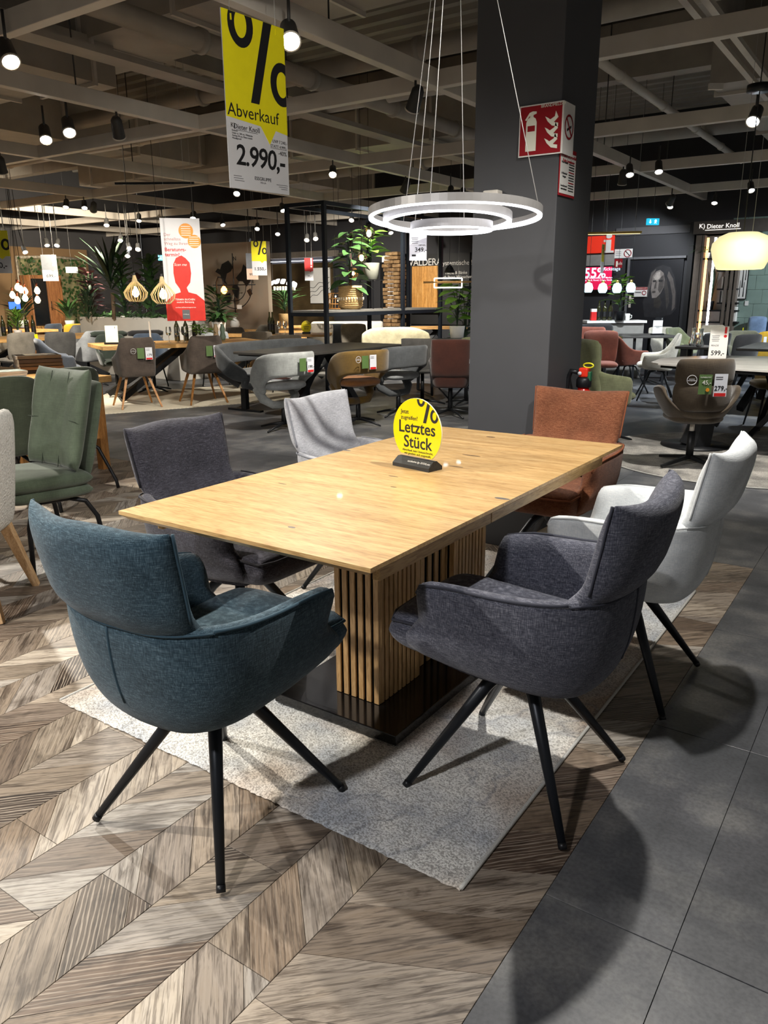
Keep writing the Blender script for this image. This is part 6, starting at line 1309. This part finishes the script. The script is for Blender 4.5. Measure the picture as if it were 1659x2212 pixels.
# light blue recliner
q = gp(1640, 13.3); bl_ = thing('blue_recliner', 'light blue two-seat sofa with yellow tag before the green tiles', 'sofa', (q.x, q.y, 0), cf(150)); box('base', (0, .05, .25), (.66, .7, .36), F_sky, bl_, bev=.06, smooth=True)
for s in (-.16, .16): pl('back_cushion', .32, .56, .18, F_sky, bl_, lambda x, h, q_, s=s: Vector((s+x, -.3-.15*h+q_, .72+h)), 10, 10, 5, .1, 1); pl('seat_cushion', .32, .58, .16, F_sky, bl_, lambda x, h, q_, s=s: Vector((s+x, .1+h, .46+q_)), 10, 10, 5, .1, 1)
box('hang_tag', (.365, -.2, .70), (.004, .14, .2), M_yel, bl_); box('side_panel', (.34, 0, .35), (.04, .7, .66), F_blk2, bl_)
q = gp(1664, 12.35); yr = thing('round_sign', 'round yellow sign in front of the light blue sofa', 'sign', (q.x, q.y, .762), cf(0)); bm = NB(); prism(bm, ell(.11, .11, 28, 0, .13), -.003, .003, XZ); ob('disc', bm, M_yel2, yr); box('foot', (0, 0, .012), (.14, .06, .024), M_black, yr); text('Letztes\nStück', .045, TM(0, -.0035, .12), M_ink, yr, bold=.01)
rect_table('sofa_table', 'small table under the round yellow sign on the right', gp(1650, 12.2), cf(0), .3, .3, M_dtop, .03, .76, 'four')
# ---------------------------------------------------------------- back wall right: info corner, portrait door, booth
wpanel('info_panel_red', 1255, 508, 1327, 548, glow('info_red', '#d8301c', .25), wall_back, .05, .0)
v_ = wb(1313, 546, WY-.06); pr('info_letter_stem', [(v_.x-.11, v_.z), (v_.x+.11, v_.z), (v_.x+.11, v_.z+.04), (v_.x+.05, v_.z+.04), (v_.x+.05, v_.z+.24), (v_.x-.10, v_.z+.24), (v_.x-.10, v_.z+.20), (v_.x-.05, v_.z+.20), (v_.x-.05, v_.z+.04), (v_.x-.11, v_.z+.04)], WY-.056, WY-.05, M_white, wall_back, XZ); pr('info_letter_dot', ell(.06, .05, 18, v_.x, v_.z+.31), WY-.056, WY-.05, M_white, wall_back, XZ)
wpanel('grey_wall_band', 1255, 549, 1327, 575, plain('light_grey_band', '#8d8a86', .7), wall_back, .04)
a = wb(1256, 626, WY-.12); b = wb(1323, 576, WY-.12); sn = thing('ad_screen', 'red lit advertising screen reading 55 percent', 'screen', ((a.x+b.x)/2, WY-.10, a.z)); w5, h5 = b.x-a.x, b.z-a.z; box('bezel', (0, 0, h5/2), (w5+.03, .05, h5+.03), M_black, sn); box('display', (0, -.028, h5/2), (w5, .006, h5), glow('screen_red', '#d0164a', .42), sn)
M_scw = glow('screen_white', '#d5eaff', .55); text('-55%', .26, TM(-.08, -.033, h5*.72), M_scw, sn, bold=.02); text('Glückstage', .09, TM(.26, -.033, h5*.90), M_scw, sn); text('auf viele Einbauküchen der Marken\nDieter Knoll, Novel, Celina, Venda', .045, TM(0, -.033, h5*.47), M_scw, sn, bold=.006)
# portrait door (photo print reduced to plain tonal fields)
M_door = plain('door_print_black', '#15161c', .45, 0, .1, 4.)
a = wb(1352, 692, WY-.06); b = wb(1478, 557, WY-.06); wd_, hd_ = b.x-a.x, b.z-a.z; dx = (a.x+b.x)/2
dr = struct(box('door_1', (0, 0, hd_/2+a.z/2), (wd_, .05, hd_+a.z), M_door)); dr.location = (dx, WY-.03, 0)
M_trim = plain('door_trim', '#6b6b6e', .5, .3); box('door_trim', (0, -.02, b.z+.02), (wd_+.08, .08, .04), M_trim, dr); box('door_trim', (-wd_/2-.02, -.02, b.z/2), (.04, .08, b.z), M_trim, dr)
def pf_(u, v): return ((u-.5)*wd_, a.z+v*hd_)
def field(name, pts_, m, d=.0008, off=0.): return pr(name, [pf_(*p) for p in pts_], -.0275-d-off, -.0275-off, m, dr, XZ)
def tone(n_, c): return plain('print_'+n_, c, .5, 0, .25, 12.)
field('print_hair_shadow', [(.30, .30), (.36, .55), (.40, .78), (.50, .86), (.62, .90), (.76, .86), (.86, .70), (.92, .45), (.94, .20), (.85, .10), (.60, .05), (.35, .06)], tone('hair_dark', '#26262a'))
field('print_hair_light', [(.36, .40), (.385, .60), (.42, .78), (.50, .84), (.46, .70), (.41, .52), (.385, .38)], tone('hair_light', '#55504e'), off=.001); field('print_hair_light', [(.74, .80), (.83, .68), (.90, .46), (.91, .22), (.86, .16), (.85, .40), (.78, .62), (.72, .72)], tone('hair_light', '#55504e'), off=.001); field('print_hair_light', [(.70, .70), (.76, .52), (.80, .30), (.76, .18), (.72, .40), (.67, .58)], tone('hair_mid', '#3c3938'), off=.0012)
field('print_face', [(.44, .58), (.45, .72), (.51, .80), (.58, .82), (.65, .77), (.68, .66), (.67, .54), (.62, .44), (.55, .375), (.47, .37), (.455, .43), (.435, .50)], tone('face', '#7d7672'), off=.0014); field('print_face_light', [(.47, .70), (.52, .78), (.58, .79), (.60, .70), (.55, .66), (.50, .665)], tone('face_light', '#a39b95'), off=.002)
field('print_face_shade', [(.60, .70), (.65, .74), (.675, .64), (.665, .54), (.61, .45), (.57, .50), (.575, .60)], tone('face_shade', '#4a4644'), off=.002); field('print_brow', [(.46, .655), (.52, .66), (.52, .63), (.46, .625)], tone('brow', '#242326'), off=.0026); field('print_brow', [(.57, .665), (.65, .66), (.64, .625), (.57, .63)], tone('brow', '#242326'), off=.0026)
field('print_lips', [(.46, .475), (.50, .485), (.54, .47), (.50, .45), (.465, .455)], tone('lips', '#403b3a'), off=.0026); field('print_nose', [(.515, .64), (.535, .64), (.535, .53), (.50, .515), (.49, .53)], tone('face_shade', '#4a4644'), off=.0026); field('print_neck', [(.50, .37), (.60, .42), (.66, .30), (.62, .20), (.52, .22)], tone('neck', '#34312f'), off=.0012)
hz = a.z+.17*hd_; box('door_lever', (-.42*wd_, -.05, hz+.22), (.09, .02, .018), M_beam, dr); box('lever_plate', (-.45*wd_, -.034, hz+.16), (.04, .015, .22), M_beam, dr)
def wsign(label, x0, y0, x1, y1, m, nm='notice_sign', Yo=.06, cat='sign'):
    a_ = wb(x0, y1, WY-Yo); b_ = wb(x1, y0, WY-Yo); root = thing(nm, label, cat, ((a_.x+b_.x)/2, WY-Yo, a_.z)); w_, h_ = b_.x-a_.x, b_.z-a_.z; box('plate', (0, 0, h_/2), (w_, .008, h_), m, root); return root, w_, h_
s_, w_, h_ = wsign('white no-smoking notice above the portrait door', 1327, 537, 1367, 558, M_white, Yo=.01)
tb('ban_ring', [(w_*.24+h_*.4*math.cos(2*PI*k/24), -.006, h_*.5+h_*.4*math.sin(2*PI*k/24)) for k in range(24)], .008, M_sgr, s_, 4, True); tb('ban_bar', [(w_*.24-h_*.26, -.006, h_*.5+h_*.26), (w_*.24+h_*.26, -.006, h_*.5-h_*.26)], .008, M_ink, s_, 4)
for k in range(3): box('print_line', (-w_*.28, -.005, h_*(.3+.2*k)), (w_*.3, .002, h_*.05), M_grayink, s_)
s_, w_, h_ = wsign('small red extinguisher sign left of the portrait door', 1327, 559, 1345, 579, M_sgr, Yo=.01); box('symbol', (-w_*.2, -.006, h_*.45), (w_*.22, .003, h_*.62), M_lum, s_); text('uls', h_*.5, TM(w_*.22, -.007, h_*.5), M_lum, s_)
s_, w_, h_ = wsign('white notice with red header on the portrait door', 1369, 620, 1399, 641, M_white, Yo=.075); box('red_header', (0, -.006, h_*.86), (w_, .003, h_*.26), M_sgr, s_); tb('ring_mark', [(w_*.27+h_*.2*math.cos(2*PI*k/20), -.006, h_*.4+h_*.2*math.sin(2*PI*k/20)) for k in range(20)], .007, M_sgr, s_, 4, True); box('print_line', (-w_*.18, -.006, h_*.45), (w_*.45, .003, h_*.1), M_grayink, s_)
text('ALARMGESICHERT', h_*.17, TM(0, -.009, h_*.86), M_white, s_)
q = UD(1410, 479, 12.6); exs = thing('exit_sign', 'lit turquoise emergency exit sign under the ceiling', 'sign', q, cf(6)); box('light_box', (0, 0, 0), (.20, .05, .10), glow('exit_cyan', '#25b4d8', .7), exs); M_exw = glow('exit_white', '#eafcff', 1.1); pr('arrow', [(-.06, .03), (-.045, .03), (-.045, -.005), (-.03, -.005), (-.0525, -.03), (-.075, -.005), (-.06, -.005)], -.028, -.026, M_exw, exs, XZ)
pr('running_figure', [(.03, .03), (.045, .035), (.05, .02), (.06, .005), (.052, .0), (.047, .01), (.045, -.008), (.055, -.03), (.045, -.03), (.036, -.012), (.02, -.03), (.012, -.025), (.03, -.004), (.028, .01), (.018, .0), (.014, .008)], -.028, -.026, M_exw, exs, XZ); tb('hanger', [(0, 0, .05), (0, 0, 4.6-q.z)], .004, M_can, exs, 5)
hang_board('narrow yellow percent banner before the red screen', 1294, 531, 1305, 590, 12.6, 60, 'sale_sign', None, .6, M_yel, None, '%')
for i, (px_, py_) in enumerate(((1271, 620), (1302, 621), (1333, 621), (1363, 620))):
    p = UD(px_, py_, 11.3); op = thing('opal_pendant', ('first', 'second', 'third', 'fourth')[i]+' opal glass pendant from the pillar in the row of four', 'lamp', p, 0, 'row of opal pendants'); lt('shade', [(.045, -.078), (.062, -.05), (.068, -.01), (.05, .045), (.022, .06)], glow('opal_cyan', '#bfeefb', 1.1), op, 20); lt('cap', [(.022, .06), (.022, .10)], plain('brass', '#b79a55', .3, .9), op, 12); tb('cord', [(0, 0, .1), (0, 0, 4.6-p.z)], .003, M_dkcable, op, 4)
p = UD(1320, 503, 10.2); br = thing('brass_bar_lamp', 'long brass ceiling bar lamp right of the pillar', 'lamp', p, cf(-12)); box('bar', (0, 0, 0), (.78, .05, .028), plain('brass', '#b79a55', .3, .9), br, bev=.004); box('diffuser', (0, 0, -.016), (.74, .035, .004), glow('brass_glow', '#f1d79a', 1.2), br)
for s in (-.3, .3): tb('wire', [(s, 0, .01), (s, 0, 4.6-p.z)], .002, M_cable, br, 4)
# booth: header sign, lit shelves, bookcase, green tile wall with picture
YB_ = WY-.55
def bw(px_, py_): return UY(px_, py_, YB_)
a = bw(1497, 506); b = bw(1665, 470); hdm = thing('shop_header', 'taupe header board with illuminated Dieter Knoll lettering', 'sign', ((a.x+b.x)/2, YB_, a.z)); w_, h_ = b.x-a.x, b.z-a.z; box('board', (0, .06, h_/2), (w_, .12, h_), plain('header_taupe', '#57504b', .7), hdm)
v_ = bw(1562, 488); M_let = glow('lit_letters', '#fff8ee', .75); text('Dieter Knoll', .105, TM(v_.x-hdm.location.x, -.008, v_.z-hdm.location.z), M_let, hdm); box('underline', (v_.x-hdm.location.x, -.006, v_.z-hdm.location.z-.058), (.58, .006, .009), M_let, hdm); v2 = bw(1517, 489); text('K)', .105, TM(v2.x-hdm.location.x, -.008, v2.z-hdm.location.z), M_let, hdm)
bcs = thing('lit_bookcase', 'tall taupe bookcase with vertical light strips under the shop header', 'bookcase', (bw(1545, 600).x, YB_, 0)); x0b, x1b = bw(1500, 600).x-bcs.location.x, bw(1592, 600).x-bcs.location.x; ztb = bw(1540, 507).z
M_tpe = plain('taupe_lacquer', '#6f645b', .5); M_grn = plain('grey_back_panel', '#8f8f8a', .6)
box('back_panel', ((x0b+x1b)/2, .33, ztb/2), (x1b-x0b, .03, ztb), M_grn, bcs)
for px_, w5 in ((1502, .10), (1512, .04), (1569, .05), (1580, .05), (1590, .05)): box('upright', (bw(px_, 600).x-bcs.location.x, .17, ztb/2), (w5, .34, ztb), M_tpe, bcs)
for py_, xa_, xb_ in ((560, 1500, 1545), (671, 1500, 1592), (696, 1500, 1592), (585, 1548, 1592), (625, 1548, 1592), (655, 1548, 1592)): A_, B_ = bw(xa_, py_), bw(xb_, py_); box('shelf_board', ((A_.x+B_.x)/2-bcs.location.x, .17, A_.z), (B_.x-A_.x, .33, .025), M_black, bcs)
for px_, c_ in ((1537, glow('cool_led_strip', '#eef2ff', 5.)), (1521, glow('warm_led_strip', '#ffb866', 2.5))): A_ = bw(px_, 600); box('light_strip', (A_.x-bcs.location.x, .02, ztb*.62), (.035, .03, ztb*.72), c_, bcs)
rnd = random.Random(7); cols = [plain('spine_%s' % c, c, .6) for c in ('#d8d4cc', '#2a2a2c', '#b9b0a2', '#8a8a88', '#e4e2dc')]; nbk = 0; BN = ('cream', 'black', 'beige', 'grey', 'white')
for (py_, xs_) in ((622, (1553, 1586)), (652, (1552, 1586)), (693, (1552, 1586))):
    A_ = bw(xs_[0], py_); B_ = bw(xs_[1], py_); x = A_.x
    while x < B_.x:
        t5 = rnd.uniform(.018, .035); h5 = rnd.uniform(.17, .25)
        ci = rnd.randrange(5)
        if rnd.random() > .22:
            bo = thing('book', 'upright '+BN[ci]+' book on the '+{622: 'upper', 652: 'middle', 693: 'lower'}[py_]+' shelf of the lit bookcase', 'book', (x+t5/2, YB_+.12, bw(1570, {622: 625, 652: 655, 693: 696}[py_]).z+.0135), 0, 'books in the lit bookcase'); box('cover', (0, 0, h5/2), (t5*.92, .15, h5), cols[ci], bo); box('pages', (0, 0, h5-.001), (t5*.7, .14, .006), M_paper, bo); nbk += 1
        x += t5
q = bw(1522, 558); fpl = thing('shelf_plant', 'spider-like plant in a white pot on the upper booth shelf', 'plant', (q.x, YB_+.12, bw(1520, 560).z+.014)); pot(fpl, .06, .10, M_white); foliage(fpl, 40, .08, .2, M_green, .22, .03, .6, .09, .5, False, .003, 71, stems=False)
q = bw(1529, 670); spl = thing('snake_plant', 'tall dark snake plant in a dark pot in the booth', 'plant', (q.x, YB_+.12, bw(1529, 671).z+.014)); pot(spl, .07, .15, M_black); foliage(spl, 16, .10, .06, M_greend, .55, .05, .03, .13, 1.45, False, .003, 72, stems=False)
# green tiled wall of the booth: tiles are pieces
M_gt = plain('sage_tile', '#7f938a', .25, 0, .08, 6.); gw = wpanel('tile_backing', 1592, 510, 1672, 720, plain('tile_grout', '#c2c9c3', .8), wall_back, .04, .30); tx0 = bw(1592, 600).x; tme = None; bm = NB(); bx(bm, (0, 0, 0), (.236, .012, .236), None, .002, 1); tme = bpy.data.meshes.new('wall_tile'); bm.to_mesh(tme); bm.free(); tme.materials.append(M_gt)
for i in range(5):
    for j in range(11): o = ob('wall_tile', tme, None, wall_back, loc=(tx0-.08+.24*i+(.12 if j % 2 else 0), WY-.345, .12+.24*j))
a = UY(1592, 645, WY-.4); b = UY(1618, 565, WY-.4); ab = thing('abstract_picture', 'black and white abstract picture on the green tiles', 'picture', ((a.x+b.x)/2, WY-.37, a.z)); w_, h_ = b.x-a.x, b.z-a.z; box('frame', (0, 0, h_/2), (w_+.03, .02, h_+.03), M_black, ab); box('canvas', (0, -.012, h_/2), (w_, .006, h_), M_white, ab)
for k, (x, z0_, z1_, t5) in enumerate(((-.3, .05, .5, .06), (-.05, .3, .9, .08), (.2, .05, .45, .07), (.3, .5, .95, .05))): pr('brush_stroke', [(w_*(x-t5), h_*z0_), (w_*(x+t5), h_*z0_), (w_*(x+t5*.3), h_*z1_), (w_*(x-t5*.5), h_*z1_)], -.017, -.0155, M_ink, ab, XZ)
for i, px_ in enumerate((1590, 1612)): q = UY(px_, 655, WY-.4); c5 = thing('wall_card', ('left', 'right')[i]+' small white card on the green tiles', 'sign', (q.x, WY-.36, q.z), 0, 'cards on the green tiles'); box('card', (0, 0, 0), (.06, .004, .08), M_white, c5)
q = UD(1490, 574, 13.4); c5 = thing('wall_card', 'small white card right of the portrait door', 'sign', (wb(1490, 574).x, WY-.012, wb(1490, 574).z)); box('card', (0, 0, 0), (.08, .006, .09), M_white, c5)
wpanel('wall_column', 1480, 480, 1493, 720, plain('black_column', '#101012', .6), wall_back, .12); wpanel('upper_wall_band', 1330, 485, 1492, 510, M_wgrey, wall_back, .03)
# ---------------------------------------------------------------- spotlights of the ceiling grid
def can(label, pos, aim, group=None, key=None, size=1., cool=False, stem=.09):
    root = thing('ceiling_spotlight', label, 'spotlight', pos, 0, group)
    d = (Vector(aim)-Vector(pos)).normalized(); q = d.to_track_quat('Z', 'Y').to_matrix(); s = size; c = Vector((0, 0, -.06))
    tb('stem', [(0, 0, stem-.02), (0, 0, -.03)], .010*s, M_can, root, 8)
    lt('housing', [(.030*s, -.10*s), (.050*s, -.07*s), (.055*s, .05*s), (.058*s, .085*s)], M_can, root, 18, c, q, True, False)
    lt('lens', [(.0001, .066*s), (.052*s, .066*s), (.054*s, .062*s)], M_lensc if cool else M_lens, root, 18, c, q, True, False)
    lt('rim', [(.055*s, .083*s), (.062*s, .083*s), (.062*s, .093*s), (.054*s, .093*s)], M_beam, root, 18, c, q, False, False)
    if key: spot_light(0, key, root)
    return root
names = ['round ceiling spotlight out to the left of the sale banner, over the teal armchair', 'ceiling spotlight above the off-white armchair', 'bright ceiling spotlight directly right of the sale banner top', 'ceiling spotlight above the chevron floor left of the green chair', 'ceiling spotlight above the near chevron floor', 'ceiling spotlight aimed at the sale banner',
 'ceiling spotlight over the round rug', 'ceiling spotlight over the green cushioned chair', 'ceiling spotlight over the curved-back chairs', 'ceiling spotlight over the brown-grey armchairs', 'ceiling spotlight over the taupe chairs at the long oak table',
 'ceiling spotlight over the black steel shelf', 'ceiling spotlight over the black table on the right', 'ceiling spotlight over the yellow chair', 'ceiling spotlight over the white wavy-line picture', 'ceiling spotlight over the planter', 'ceiling spotlight over the ivy wall', 'ceiling spotlight before the bookcase booth', 'ceiling spotlight before the portrait door']
for i, k in enumerate(KEY): can(names[i], k[0], k[1], 'ceiling spotlights', k, stem=.14)
VIS = [(15, 112, 'bright spotlight at the upper left picture edge'), (147, 272, 'right spotlight of the pair on the upper left grid'), (97, 288, 'left spotlight of the pair on the upper left grid'), (719, 369, 'small spotlight between the banner and the ring pendant'), (512, 411, 'small spotlight under the sale banner'),
 (973, 412, 'left spotlight of the pair behind the ring pendant'), (1001, 416, 'right spotlight of the pair behind the ring pendant'), (1423, 360, 'hanging spotlight right of the extinguisher sign'), (1360, 367, 'small spotlight between the pillar and the hanging spotlight'), (1632, 248, 'spotlight under the black round canopy at the right edge'), (1622, 403, 'spotlight above the yellow glass pendant'),
 (8, 500, 'spotlight above the yellow percent banner at the left edge'), (610, 448, 'spotlight above the steel shelf corner'), (556, 489, 'spotlight on a dark track above the 1.550 banner'), (538, 523, 'spotlight shining on the beige partition'), (912, 470, 'spotlight seen inside the ring pendant'), (843, 497, 'spotlight left below the ring pendant'), (1294, 470, 'left spotlight of the pair right of the pillar'), (1332, 467, 'right spotlight of the pair right of the pillar'), (1594, 449, 'left spotlight over the shop header'), (1637, 445, 'right spotlight over the shop header')]
FAR = [(143, 440), (182, 442), (100, 523), (124, 524), (52, 539), (261, 514), (278, 531), (298, 533), (352, 494), (416, 466), (276, 547), (663, 513), (681, 510), (419, 465), (300, 470), (230, 480), (600, 500), (480, 480), (760, 470), (1450, 440), (1545, 430)]
def vis(px_, py_, lab, grp):
    p = U(px_, py_, 2.88); d_ = dep(p)
    if d_ > 15.5 or d_ < 0: p = UD(px_, py_, 15.5 if px_ > 330 else 15.0)
    p = p+Vector((0, 0, .06)); a = p+Vector((CAM.x-p.x, CAM.y-p.y, 0)).normalized()*.9+Vector((.25*math.sin(px_), .25*math.cos(px_*1.7), -1.2))
    can(lab, p, a, grp, None, (1. if d_ < 9 else .85), px_ > 1200 or d_ > 11, max(.09, 3.14-p.z))
for a in VIS: vis(*a, 'ceiling spotlights')
for px_, py_ in FAR: vis(px_, py_, 'tiny lit spotlight on the distant ceiling grid', 'distant ceiling spotlights')
q = UD(353, 557, 15.6); e2 = exs.copy(); COL.objects.link(e2); e2.location = q; e2['label'] = 'distant turquoise exit sign left of the consultation poster'
for ch in list(exs.children):
    c = ch.copy(); COL.objects.link(c); c.parent = e2
